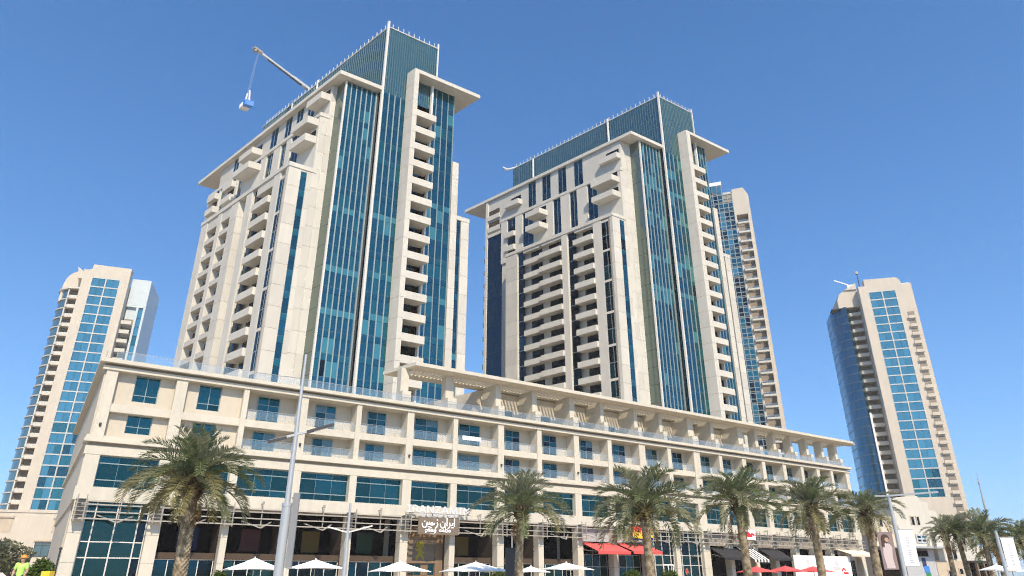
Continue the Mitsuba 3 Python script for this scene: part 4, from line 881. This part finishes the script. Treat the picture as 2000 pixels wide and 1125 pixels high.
# ---------------------------------------------------------------- date palms
def frond_mesh(L, rise, droop, seed, n=52, lw=.022, ll=.44):
    """one feather leaf in the x-z plane, base at the origin, with its leaflets"""
    r = random.Random(seed)
    pts = []; p = np.zeros(3); ang = rise; m = 16; side = r.uniform(-.06, .06)
    for i in range(m + 1):
        pts.append(p.copy()); ang -= droop / m * (0.4 + 1.2 * i / m); p = p + L / m * np.array([math.cos(ang), side * (i / m), math.sin(ang)])
    pts = np.array(pts)
    V, Fc = [], []
    def add(q):
        b = len(V); V.extend(q); Fc.extend([(b, b + 1, b + 2), (b, b + 2, b + 3)] if len(q) == 4 else [(b, b + 1, b + 2)])
    for i in range(m):                                     # midrib
        w0, w1 = .035 * (1 - i / m) + .006, .035 * (1 - (i + 1) / m) + .006
        for s in ((0, 1, 0), (0, 0, 1)):
            s = np.array(s)
            add([pts[i] - s * w0, pts[i] + s * w0, pts[i + 1] + s * w1, pts[i + 1] - s * w1])
    for i in range(n):
        t = .16 + .84 * (i + r.random() * .6) / n
        k = min(m - 1, int(t * m)); f = t * m - k
        c = pts[k] * (1 - f) + pts[k + 1] * f; d = pts[k + 1] - pts[k]; d /= np.linalg.norm(d)
        up = np.cross(d, [0, -1, 0]); up = up if up[2] > 0 else -up
        for s in (-1, 1):
            l = ll * (.55 + .75 * math.sin(math.pi * min(1, .12 + .80 * t))) * r.uniform(.8, 1.15)
            v = d * r.uniform(.50, .85) + np.array([0, s, 0]) * r.uniform(.55, .8) + up * r.uniform(.15, .6)
            v /= np.linalg.norm(v); w = np.cross(v, up); w = w / (np.linalg.norm(w) + 1e-9) * lw
            e = c + v * l; e = e + np.array([0, 0, -.14 * l * r.random()]); mid = c + v * l * .5
            add([c, mid + w, e, mid - w])
    return trimesh.Trimesh(np.array(V), np.array(Fc), process=False)
CLASSES = [(2.0, 1.40, .95), (2.4, 1.12, 1.45), (2.7, .85, 1.75), (2.8, .55, 1.75), (2.65, .2, 1.6), (2.1, -.3, 1.0)]
FROND = [[mikit.ply(frond_mesh(L, r_, d_, 10 * c + v)) for v in range(3)] for c, (L, r_, d_) in enumerate(CLASSES)]
def trunk_mesh(h, r0, r1, seed):
    nz, na = int(h / .035), 40
    z = np.linspace(0, h, nz); a = np.arange(na) * 2 * np.pi / na
    zz, aa = np.meshgrid(z, a, indexing='ij')
    u = aa / (2 * np.pi) * 9; v = zz / .17
    s1 = (u + v) % 1.0; s2 = (u - v) % 1.0
    boss = np.minimum(np.minimum(s1, 1 - s1), np.minimum(s2, 1 - s2))        # diamonds of cut leaf bases
    r = r0 + (r1 - r0) * (zz / h) + .11 * r0 / .3 * np.clip(boss * 2.6, 0, 1) ** .7 + .02 * meshkit.noise(np.stack([np.cos(aa) * 3, np.sin(aa) * 3, zz * 2], -1), seed)
    r = r + .07 * np.exp(-((zz - h) / .5) ** 2)
    v3 = np.stack([r * np.cos(aa), r * np.sin(aa), zz], -1).reshape(-1, 3)
    i, j = np.meshgrid(np.arange(nz - 1), np.arange(na), indexing='ij'); jj = (j + 1) % na
    q = np.stack([i * na + j, i * na + jj, (i + 1) * na + jj, (i + 1) * na + j], -1).reshape(-1, 4)
    return trimesh.Trimesh(v3, np.vstack([q[:, :3], q[:, [0, 2, 3]]]), process=False)
def palm(x, y, zc, crown, r0, label, seed, nf=46, span=5.3, lean=None, group=None):
    r = random.Random(seed)
    key = thing('date_palm', label, 'palm tree', group)
    h = zc - GZ
    lean = r.uniform(-.045, .045) if lean is None else lean; lean2 = r.uniform(-.04, .04)
    tm = trunk_mesh(h + .15, r0 * .8, r0 * .62, seed); tv = np.array(tm.vertices)
    tv[:, 0] += lean * h * ((tv[:, 2] / h) ** 1.5 - 1); tv[:, 1] += lean2 * h * ((tv[:, 2] / h) ** 1.5 - 1)
    mesh(Frame((x, y, GZ), (1, 0), (0, 1)), part(key, 'trunk'), 'palm_bark', trimesh.Trimesh(tv, tm.faces, process=False), True)
    boot = []
    for i in range(34):                                    # stubs of old leaf stalks under the crown
        a = i * 2.39996; z = h - .75 + .85 * i / 34
        b0 = np.array([math.cos(a) * r0 * .75, math.sin(a) * r0 * .75, z]); b1 = b0 + np.array([math.cos(a) * .3, math.sin(a) * .3, .38]) * (crown / 2.75)
        boot.append(tube(b0, b1, .08, .035, 6))
    mesh(Frame((x, y, GZ), (1, 0), (0, 1)), part(key, 'leaf_boot', kind='stuff'), 'palm_boot', cat(boot))
    s = crown / 2.45
    for i in range(nf):
        t = i / (nf - 1)
        c = max(0, min(5, int(t ** .9 * span + r.uniform(-.4, .5))))
        a = i * 137.508 + r.uniform(-14, 14)
        sc = s * r.uniform(.86, 1.1)
        M = (T().translate([x, y, zc + .1 - .25 * t * s]) @ T().rotate([0, 0, 1], a) @ T().rotate([0, 1, 0], r.uniform(-8, 8)) @ T().translate([.10, 0, 0]) @ T().scale(sc)).matrix
        m = 'leaf_c' if (c == 5 and r.random() < .7) or (c == 4 and r.random() < .3) else r.choice(('leaf_a', 'leaf_b', 'leaf_a', 'leaf_b') if c > 0 else ('leaf_a', 'leaf_a', 'leaf_b'))
        put(part(key, 'frond'), r.choice(FROND[c]), m, M=np.array(M))
    for i in range(r.choice((1, 2, 3))):                  # dead leaves hanging against the trunk
        M = (T().translate([x, y, zc - .3 * s]) @ T().rotate([0, 0, 1], r.uniform(0, 360)) @ T().rotate([0, 1, 0], r.uniform(28, 48)) @ T().translate([.12, 0, 0]) @ T().scale(s * r.uniform(.6, .85))).matrix
        put(part(key, 'dead_frond'), r.choice(FROND[5]), 'leaf_dead', M=np.array(M))
palm(-11.72, 25.45, 4.98, 2.28, 0.242, 'nearest and largest date palm, left of the tall street lamp in front of the podium', 1, 58, 5.7, -.02)
palm(0.56, 43.0, 5.5, 2.85, 0.238, 'date palm beside the black pylon in the middle of the street front', 2, 40, 5.2)
palm(8.1, 43.25, 5.5, 3.4, 0.264, 'date palm in front of the red awnings and the red and yellow sign', 3, 44, 5.4)
palm(14.41, 44.74, 6.1, 2.75, 0.264, 'date palm in front of the black awning, beside the white sign with red script', 4, 38, 5.0)
palm(21.53, 50.61, 6.35, 2.75, 0.264, 'date palm in front of the white hoarding', 5, 38, 5.5)
palm(24.72, 49.13, 5.75, 2.35, 0.282, 'date palm at the right end of the podium, before the open sky', 6, 34, 4.8)
palm(38.88, 64.13, 5.3, 1.9, 0.211, 'small date palm, left of the close pair at the right', 7, 28, 5.2)
palm(40.71, 65.36, 5.5, 2.0, 0.211, 'small date palm, right of the close pair at the right', 8, 30, 4.8)
palm(41.29, 62.61, 5.1, 2.7, 0.238, 'bushy date palm left of the rightmost banner', 9, 36, 5.0)
palm(45.3, 63.5, 4.6, 2.6, 0.238, 'date palm cut by the right edge of the view', 10, 36, 5.6)
palm(47.5, 70.5, 4.2, 2.4, 0.220, 'low date palm behind the rightmost banner', 11, 32, 5.2)

# ---------------------------------------------------------------- street lamps, banners, pylon
lp = thing('street_lamp', 'tall silver street lamp with a crossing arm, right of the nearest palm', 'street lamp')
lx, ly = -5.49, 17.13
mesh(WORLD, part(lp, 'pole'), 'galvanised', cat([tube((lx, ly, .3), (lx, ly, 3.3), .115, .11, 20), tube((lx, ly, 3.3), (lx, ly, 5.4), .07, .055, 16), tube((lx, ly, 5.4), (lx, ly, 7.15), .05, .03, 14), tube((lx, ly, 3.28), (lx, ly, 3.36), .125, .125, 20)]), 40)
mesh(WORLD, part(lp, 'side_panel', 'long perforated grey panel on the pole'), 'panel_grey', cat([trimesh.creation.box(bounds=[[lx + .135, ly - .03, 1.9], [lx + .29, ly + .03, 3.6]]), *[trimesh.creation.box(bounds=[[lx + .10, ly - .02, z], [lx + .18, ly + .02, z + .05]]) for z in (2.1, 2.8, 3.45)]]))
mesh(WORLD, part(lp, 'base_plate'), 'galvanised', trimesh.creation.box(bounds=[[lx - .25, ly - .25, .28], [lx + .25, ly + .25, .36]]))
mesh(WORLD, part(lp, 'arm'), 'galvanised', beam((lx - .58, ly - .18, 4.83), (lx + .75, ly + .22, 5.27), .09, .05))
mesh(WORLD, part(lp, 'lamp_head'), 'dark_metal', cat([beam((lx + .25, ly + .07, 5.10), (lx + .86, ly + .26, 5.33), .2, .055), beam((lx - .62, ly - .2, 4.80), (lx - .2, ly - .07, 4.94), .18, .05)]))
lp = thing('street_lamp', 'slim silver street lamp with a V shaped double arm in front of the cafe bays', 'street lamp')
lx, ly = -8.08, 35.08
mesh(WORLD, part(lp, 'pole'), 'galvanised', cat([tube((lx, ly, GZ), (lx, ly, 3.0), .12, .11, 16), tube((lx, ly, 3.0), (lx, ly, 5.1), .09, .05, 14)]), 40)
mesh(WORLD, part(lp, 'arm'), 'white_metal', cat([beam((lx, ly, 3.72), (lx - .75, ly - .1, 3.9), .1, .06), beam((lx, ly, 3.72), (lx + .95, ly + .2, 3.98), .1, .06)]))
mesh(WORLD, part(lp, 'lamp_head'), 'white_metal', cat([beam((lx - .45, ly - .06, 3.84), (lx - .95, ly - .13, 3.96), .2, .06), beam((lx + .6, ly + .12, 3.9), (lx + 1.15, ly + .24, 4.04), .2, .06)]))
def banner_post(x, y, ztop, bz0, bz1, off, wdt, label_post, label_ban, arm):
    k = thing('street_lamp', label_post, 'street lamp')
    mesh(WORLD, part(k, 'pole'), 'galvanised', cat([tube((x, y, GZ), (x, y, ztop), .10, .07, 14)]), 40)
    if arm: mesh(WORLD, part(k, 'arm'), 'galvanised', cat([beam((x - .1, y, ztop - .02), (x + 1.75, y - .9, ztop + .05), .12, .07), beam((x, y, ztop - .02), (x - .5, y + .25, ztop), .12, .06)]))
    b = thing('banner', label_ban, 'banner', 'white street banners')
    bx(WORLD, part(b, 'cloth'), 'board_white', x + off, x + off + wdt, y - .012, y + .012, bz0, bz1)
    mesh(WORLD, part(b, 'bar'), 'grey_metal', cat([beam((x, y, z), (x + off + wdt + .05, y, z), .03, .03) for z in (bz0 - .03, bz1 + .03)]))
    g = meshkit.text_mesh('BOULEVARD', .25, .006, True); v = np.array(g.vertices); sc = (bz1 - bz0) * .62 / np.ptp(v[:, 0])
    gl = []
    r = random.Random(int(x * 10)); z = bz1 - .18 * (bz1 - bz0)
    while z > bz0 + .12 * (bz1 - bz0):                       # unreadable upright line of script
        h = r.uniform(.05, .10); w_ = r.uniform(.35, .65) * wdt * .55
        gl.append(trimesh.creation.box(bounds=[[x + off + wdt * .38, y - .02, z - h], [x + off + wdt * .38 + w_, y - .013, z - h * .45]])); z -= h * 1.15
    mesh(WORLD, part(b, 'lettering'), 'board_grey', cat(gl))
banner_post(17.08, 31.69, 5.1, 2.15, 3.62, .1, .62, 'street lamp with a long arm, carrying a banner by the podium end', 'white banner with an upright line of grey script, before the grey shop wall', True)
banner_post(23.6, 34.78, 3.75, 2.05, 3.45, .14, .62, 'bare grey post carrying the rightmost white banner', 'rightmost white banner with an upright line of grey script', False)
po = thing('poster', 'poster of a dark haired figure, left of a banner post', 'poster')
bx(WORLD, part(po, 'board'), 'pink', 16.28, 16.92, 31.78, 31.82, 2.0, 3.55)
def flat(poly, y0, y1): return plate(poly, y0, y1)
mesh(WORLD, part(po, 'figure'), 'pink_pale', flat(Polygon([(16.42, 2.05), (16.36, 2.6), (16.42, 3.0), (16.52, 3.08), (16.72, 3.05), (16.8, 2.9), (16.74, 2.5), (16.78, 2.05)]), 31.765, 31.778))
mesh(WORLD, part(po, 'hair'), 'interior_brown', flat(unary_union([Point(16.56, 3.28).buffer(.16), Polygon([(16.4, 3.3), (16.36, 2.95), (16.46, 2.9), (16.5, 3.25)]), sbox(16.78, 2.0, 16.9, 2.5)]).buffer(0).geoms[0] if False else Point(16.56, 3.28).buffer(.17).union(Polygon([(16.4, 3.3), (16.36, 2.95), (16.48, 2.92), (16.5, 3.25)])), 31.75, 31.763))
mesh(WORLD, part(po, 'face'), 'skin', flat(Point(16.61, 3.22).buffer(.09), 31.738, 31.75))
py = thing('pylon_sign', 'black free-standing pylon panel with a silver edge between the white umbrellas', 'pylon')
bx(WORLD, part(py, 'panel'), 'dark_metal', -.42, .38, 44.9, 45.15, GZ, 3.38)
bx(WORLD, part(py, 'edge'), 'galvanised', .385, .58, 44.88, 45.17, GZ, 3.40)
bx(WORLD, part(py, 'post'), 'white_metal', -.06, .06, 44.96, 45.08, 3.38, 4.3)

# ---------------------------------------------------------------- umbrellas
def umbrella(x, y, za, half, drop, m, label, group, rot):
    k = thing('umbrella', label, 'umbrella', group)
    c, s_ = math.cos(rot), math.sin(rot)
    n = 4; rim = [(half * (c * a - s_ * b), half * (s_ * a + c * b)) for a, b in ((-1, -1), (1, -1), (1, 1), (-1, 1))]
    def surf(dz):
        V = [(x, y, za + dz)]; Fc = []; N = 8
        for i in range(n):
            for j in range(N):
                t = j / N; px = rim[i][0] * (1 - t) + rim[(i + 1) % n][0] * t; py_ = rim[i][1] * (1 - t) + rim[(i + 1) % n][1] * t
                for r_ in (.35, .7, 1.0):
                    V.append((x + px * r_, y + py_ * r_, za + dz - drop * (r_ ** .9) + .10 * drop * math.sin(math.pi * t) * r_ * r_))
        M_ = n * N
        for a in range(M_):
            b = (a + 1) % M_
            Fc.append((0, 1 + a * 3, 1 + b * 3))
            for q in range(2): Fc += [(1 + a * 3 + q, 2 + a * 3 + q, 2 + b * 3 + q), (1 + a * 3 + q, 2 + b * 3 + q, 1 + b * 3 + q)]
        return np.array(V), np.array(Fc), M_
    v1, f1, M_ = surf(0); v2, f2, _ = surf(-.05)
    o = len(v1); rimf = []
    for a in range(M_):
        b = (a + 1) % M_; rimf += [(3 + a * 3, 3 + a * 3 + o, 3 + b * 3 + o), (3 + a * 3, 3 + b * 3 + o, 3 + b * 3)]
    mesh(WORLD, part(k, 'canopy'), m, trimesh.Trimesh(np.vstack([v1, v2]), np.vstack([f1, f2[:, ::-1] + o, rimf]), process=False), 35)
    mesh(WORLD, part(k, 'pole'), 'grey_metal', cat([tube((x, y, GZ), (x, y, za - .06), .035, .03), trimesh.creation.cylinder(.3, .1).apply_translation([x, y, GZ + .05])]))
    mesh(WORLD, part(k, 'finial'), m, trimesh.creation.icosphere(1, .05).apply_translation([x, y, za + .03]))
    mesh(WORLD, part(k, 'rib'), 'grey_metal', cat([beam((x, y, za - .1), (x + p[0] * .97, y + p[1] * .97, za - drop * .97 - .06), .03, .03) for p in rim]))
WU = 'white cafe umbrellas in front of the podium'
for (x, y, z, h, d, lb_, r_) in ((-18.4, 51.8, 2.98, 1.85, .8, 'white cafe umbrella just left of the tall street lamp, seen from below', .5), (-14.4, 53.1, 2.90, 1.75, .62, 'white cafe umbrella just right of the tall street lamp', .5), (-8.4, 54.3, 2.78, 1.75, .7, 'white cafe umbrella under the brown timber portal', .6), (-2.5, 49.9, 2.66, 1.9, .6, 'white cafe umbrella left of the black pylon', .5),
                               (4.1, 54.9, 2.72, 1.5, .5, 'white cafe umbrella right of the black pylon, nearer the red awnings', .5), (1.6, 62.0, 2.55, 1.3, .45, 'small white cafe umbrella partly behind a palm trunk beside the pylon', .3)):
    umbrella(x, y, z, h, d, 'canvas_white', lb_, WU, r_)
for (x, y, z, lb_) in ((25.5, 75.8, 2.72, 'leftmost of the three red umbrellas under the striped awning'), (28.9, 76.8, 2.80, 'middle of the three red umbrellas'), (32.9, 79.4, 2.78, 'rightmost red umbrella, in front of the white hoarding')):
    umbrella(x, y, z, 1.5, .55, 'canvas_red', lb_, 'red umbrellas at the right of the street front', .45)
umbrella(33.3, 49.9, 2.5, .8, .35, 'canvas_white', 'small white umbrella below the rightmost banner, left of it', 'small white umbrellas at the right edge', .4)
umbrella(35.1, 51.1, 2.38, .8, .3, 'canvas_white', 'small white umbrella at the right edge, right of the rightmost banner', 'small white umbrellas at the right edge', .4)

# ---------------------------------------------------------------- people and small things at the left
def capsule_chain(js):
    """hulls of spheres along bones: js = [((x,y,z,r),(x,y,z,r)), ...] joined into one body"""
    tot = None
    for a, b in js:
        pts = []
        for q in (a, b):
            s = trimesh.creation.icosphere(2, q[3]); pts.append(np.array(s.vertices) + q[:3])
        h = m3.Manifold.hull_points(np.vstack(pts))
        tot = h if tot is None else tot + h
    me = tot.refine_to_length(.035).to_mesh()
    t = trimesh.Trimesh(me.vert_properties[:, :3], me.tri_verts)
    trimesh.smoothing.filter_taubin(t, iterations=8)
    return t
def person(x, y, z, face, label, top, extra):
    k = thing('person', label, 'person')
    c, s = math.cos(face), math.sin(face)
    F = Frame((x, y, z), (c, s), (-s, c))                    # looks towards -b
    J = dict(hipL=(-.10, 0, .92, .095), hipR=(.10, 0, .92, .095), kneeL=(-.11, -.03, .49, .062), kneeR=(.12, .02, .49, .062), ankL=(-.12, .02, .09, .045), ankR=(.14, .06, .09, .045), toeL=(-.14, -.14, .04, .04), toeR=(.17, -.10, .04, .04),
             pel=(0, 0, .97, .12), chest=(0, .01, 1.30, .125), shL=(-.17, .01, 1.42, .065), shR=(.17, .01, 1.42, .065), elL=(-.25, .02, 1.14, .046), elR=(.25, -.02, 1.14, .046), wrL=(-.24, -.12, .92, .034), wrR=(.22, -.20, .98, .034),
             neck=(0, .01, 1.50, .055), head=(0, -.01, 1.635, .088), crown_=(0, .015, 1.68, .092), chin=(0, -.06, 1.575, .045), nose=(0, -.105, 1.625, .017))
    B = [('pel', 'chest'), ('hipL', 'hipR'), ('chest', 'shL'), ('chest', 'shR'), ('shL', 'elL'), ('elL', 'wrL'), ('shR', 'elR'), ('elR', 'wrR'), ('hipL', 'kneeL'), ('kneeL', 'ankL'), ('hipR', 'kneeR'), ('kneeR', 'ankR'), ('ankL', 'toeL'), ('ankR', 'toeR'), ('pel', 'hipL'), ('pel', 'hipR'), ('chest', 'neck'), ('neck', 'head'), ('head', 'crown_'), ('head', 'chin'), ('head', 'nose')]
    bones = [(J[a], J[b]) for a, b in B]
    for w, sx_ in (('wrL', -1), ('wrR', 1)):                 # palms, four fingers and a thumb
        p = np.array(J[w][:3]); pal = p + [0, -.03, -.08]
        bones.append(((*p, .03), (*pal, .027)))
        for f, l in zip((-.026, -.009, .009, .026), (.062, .075, .07, .052)):
            kn = pal + [f, -.01, -.02]; bones += [((*kn, .011), (*(kn + [f * .2, -.012, -l * .55]), .010)), ((*(kn + [f * .2, -.012, -l * .55]), .010), (*(kn + [f * .2, .004, -l]), .008))]
        bones.append(((*(p + [-sx_ * .022, -.02, -.045]), .012), (*(p + [-sx_ * .05, -.045, -.085]), .010)))
    mesh(F, part(k, 'body'), 'skin', capsule_chain(bones), True)
    g = lambda n_, d: (J[n_][0], J[n_][1], J[n_][2], J[n_][3] + d)
    mesh(F, part(k, 'trousers'), 'cloth_navy', capsule_chain([(g('pel', .012), g('hipL', .015)), (g('pel', .012), g('hipR', .015)), (g('hipL', .015), g('kneeL', .018)), (g('hipR', .015), g('kneeR', .018)), (g('kneeL', .018), g('ankL', .02)), (g('kneeR', .018), g('ankR', .02))]), True)
    mesh(F, part(k, 'shirt'), top, capsule_chain([(g('pel', .02), g('chest', .018)), (g('chest', .018), g('shL', .018)), (g('chest', .018), g('shR', .018)), (g('shL', .018), (-.21, .015, 1.28, .066)), (g('shR', .018), (.21, -.005, 1.28, .066))]), True)
    for ex_ in (-.033, .033):
        mesh(F, part(k, 'eye'), 'interior', trimesh.creation.icosphere(1, .011).apply_translation([ex_, -.093, 1.65]))
    if extra == 'helmet':
        d = trimesh.creation.icosphere(2, .125); d.vertices[:, 2] = np.maximum(d.vertices[:, 2], 0); brim = trimesh.creation.cylinder(.15, .02)
        mesh(F, part(k, 'helmet'), 'orange', cat([d.apply_translation([0, .01, 1.70]), brim.apply_translation([0, -.01, 1.70])]), 30)
    else:
        d = trimesh.creation.icosphere(2, .105); d.vertices[:, 2] = np.maximum(d.vertices[:, 2], -.05)
        mesh(F, part(k, 'hair'), 'interior', d.apply_translation([0, .025, 1.69]), True)
TZ = .78
mesh(WORLD, thing('terrace', kind='structure'), 'paving', trimesh.creation.box(bounds=[[-60, 27, .2], [-16.5, 46, TZ - .25]]) if False else sheet([(-60, 27, TZ), (-16.2, 27, TZ), (-16.2, 48, TZ), (-60, 48, TZ)], [(0, 1, 2), (0, 2, 3)]))
person(-21.26, 31.5, TZ - .20 + .0 if False else TZ, .35, 'worker in a lime high visibility shirt and orange helmet at the lower left corner', 'hivis', 'helmet')
person(25.3, 105.3, 1.22, .6, 'person in a red shirt standing in the pale framed shop doorway', 'red', 'hair')
st = thing('doorstep', 'low stone step at the pale framed shop doorway', 'step')
bx(PF, st, 'stone_b', PIL[12][0] - 4.6, PIL[12][0] + .0, -2.0, .5, GZ, 1.22)
bb = thing('barrier', 'yellow plastic barrier by the podium corner at the lower left', 'barrier')
mesh(WORLD, part(bb, 'body'), 'yellow', prism(sbox(-19.46, 30.2, -19.18, 30.5).buffer(.04), TZ, 1.93))
mesh(WORLD, part(bb, 'foot'), 'yellow', prism(sbox(-19.55, 30.1, -19.1, 30.6), TZ, TZ + .12))
def leaf_cloud(center, rad, n, size, seed):
    r = np.random.default_rng(seed)
    c = r.normal(size=(n, 3)); c /= np.linalg.norm(c, axis=1, keepdims=True); c *= (r.random((n, 1)) ** .45)
    lump = .72 + .5 * meshkit.noise(c * 2.4 + seed, seed)[:, None]
    c = c * np.array(rad) * lump + np.array(center)
    a = r.normal(size=(n, 3)); a /= np.linalg.norm(a, axis=1, keepdims=True); b = np.cross(a, r.normal(size=(n, 3))); b /= np.linalg.norm(b, axis=1, keepdims=True)
    s = size * (.6 + .8 * r.random((n, 1)))
    V = np.stack([c - a * s, c + b * s * .45, c + a * s, c - b * s * .45], 1).reshape(-1, 3)
    i = np.arange(n) * 4
    return trimesh.Trimesh(V, np.vstack([np.stack([i, i + 1, i + 2], 1), np.stack([i, i + 2, i + 3], 1)]), process=False)
def shrub(name, x, y, z0, rad, h, label, m, n, seed, cat_='shrub', trunk=None, group=None):
    k = thing(name, label, cat_, group)
    cz_ = z0 + h - rad[2]
    mesh(WORLD, part(k, 'foliage', kind='stuff'), m, leaf_cloud((x, y, cz_), rad, n, .09, seed))
    mesh(WORLD, part(k, 'stem'), 'palm_bark', cat([tube((x, y, z0), (x + .04, y, cz_), .09 if trunk is None else trunk, .05, 8)] + [tube((x + .02, y, z0 + (cz_ - z0) * .6), (x + rad[0] * .55 * math.cos(a), y + rad[1] * .55 * math.sin(a), cz_ + rad[2] * .3), .035, .012, 6) for a in (0.3, 2.2, 4.1, 5.3)]))
shrub('shrub', -21.6, 33.4, TZ, (.55, .55, .65), 1.75, 'green shrub right of the worker at the lower left', 'leaf_shrub', 1500, 4)
shrub('tree', -26.6, 37.2, TZ, (1.9, 1.6, 1.1), 2.75, 'spreading olive green tree at the left edge below the tan high-rise', 'leaf_olive', 5000, 5, 'tree', .12)
shrub('shrub', -26.6, 31.0, TZ, (.8, .7, .55), 1.55, 'pale green shrub at the left edge in front of the olive tree', 'leaf_shrub', 1600, 6)
shrub('planter_shrub', -20.4, 50.8, GZ, (.45, .4, .55), 1.45, 'small green planter shrub at the leftmost cafe umbrella', 'leaf_shrub', 900, 7)
for x, y, lb_ in ((-1.0, 56.5, 'small green planter shrub between the portal and the black pylon'), (9.2, 56.0, 'small green planter shrub left of the palm at the red awnings'), (12.2, 56.6, 'small green planter shrub right of the palm at the red awnings')):
    shrub('planter_shrub', x, y, GZ, (.7, .5, .55), 1.55, lb_, 'leaf_shrub', 1000, int(x * 3 + 60))
cr_ = thing('parked_car', 'pale pinkish car of which only the roof shows at the lower left corner', 'car')
cx_, cy_ = -17.3, 24.4
prof = Polygon([(-2.1, .35), (-2.15, .8), (-1.95, .98), (-1.2, 1.05), (-.65, 1.42), (.2, 1.50), (1.0, 1.44), (1.6, 1.06), (2.1, .95), (2.2, .55), (2.15, .35), (1.7, .35), *[(1.35 + .34 * math.cos(t), .35 + .34 * math.sin(t)) for t in np.linspace(0, math.pi, 9)], (.9, .35), (-.9, .35), *[(-1.35 + .34 * math.cos(t), .35 + .34 * math.sin(t)) for t in np.linspace(0, math.pi, 9)], (-1.75, .35)])
CF = Frame((cx_ - 1.35, cy_, .40), (1, 0), (0, 1))
bd = plate(prof, -.85, .85); mesh(CF, part(cr_, 'body'), 'car_paint', bd, 25)
for s_ in (-.862, .85):
    mesh(CF, part(cr_, 'side_window'), 'glass_black', plate(Polygon([(-1.0, 1.06), (-.6, 1.36), (.15, 1.43), (.9, 1.37), (1.35, 1.06)]), s_, s_ + .012))
    for wx in (-1.35, 1.35):
        w_ = part(cr_, 'wheel'); cy2 = -.86 if s_ < 0 else .66
        g = trimesh.creation.cylinder(.31, .2, sections=24); g.apply_transform(trimesh.transformations.rotation_matrix(math.pi / 2, [1, 0, 0])); g.apply_translation([wx, cy2 + .1, .33])
        mesh(CF, w_, 'dark_metal', g, 30)
        g = trimesh.creation.cylinder(.19, .21, sections=16); g.apply_transform(trimesh.transformations.rotation_matrix(math.pi / 2, [1, 0, 0])); g.apply_translation([wx, cy2 + .1, .33])
        mesh(CF, part(w_, 'rim'), 'galvanised', g, 30)
sgp = thing('sign_post', 'thin dark post standing in front of the dark framed window at the lower left', 'post')
mesh(WORLD, part(sgp, 'post'), 'dark_metal', tube((-20.2, 32.2, TZ), (-20.2, 32.2, 2.85), .045, .04))
mesh(WORLD, part(sgp, 'cap'), 'dark_metal', trimesh.creation.icosphere(1, .07).apply_translation([-20.2, 32.2, 2.87]))

tw = thing('towel', 'white towel hung over the upper balcony railing above the brown portal', 'towel')
mesh(PF, part(tw, 'cloth'), 'canvas_white', boxes_mesh([(40.4, 43.2, .17, .185, 17.85, 18.36), (40.4, 43.2, .17, .27, 18.36, 18.375), (40.4, 43.2, .255, .27, 18.0, 18.36)]))

# ---------------------------------------------------------------- light desert haze
scene['haze_air'] = {'type': 'homogeneous', 'albedo': rgb((0.93, 0.95, 0.97)), 'sigma_t': 0.0002}
hz = thing('haze', kind='stuff')
scene[hz] = {'type': 'cube', 'to_world': T().translate([0, 900, 60]).scale([1850, 1550, 61.5]), 'bsdf': {'type': 'null'}, 'interior': {'type': 'ref', 'id': 'haze_air'}}
scene['camera']['medium'] = {'type': 'ref', 'id': 'haze_air'}
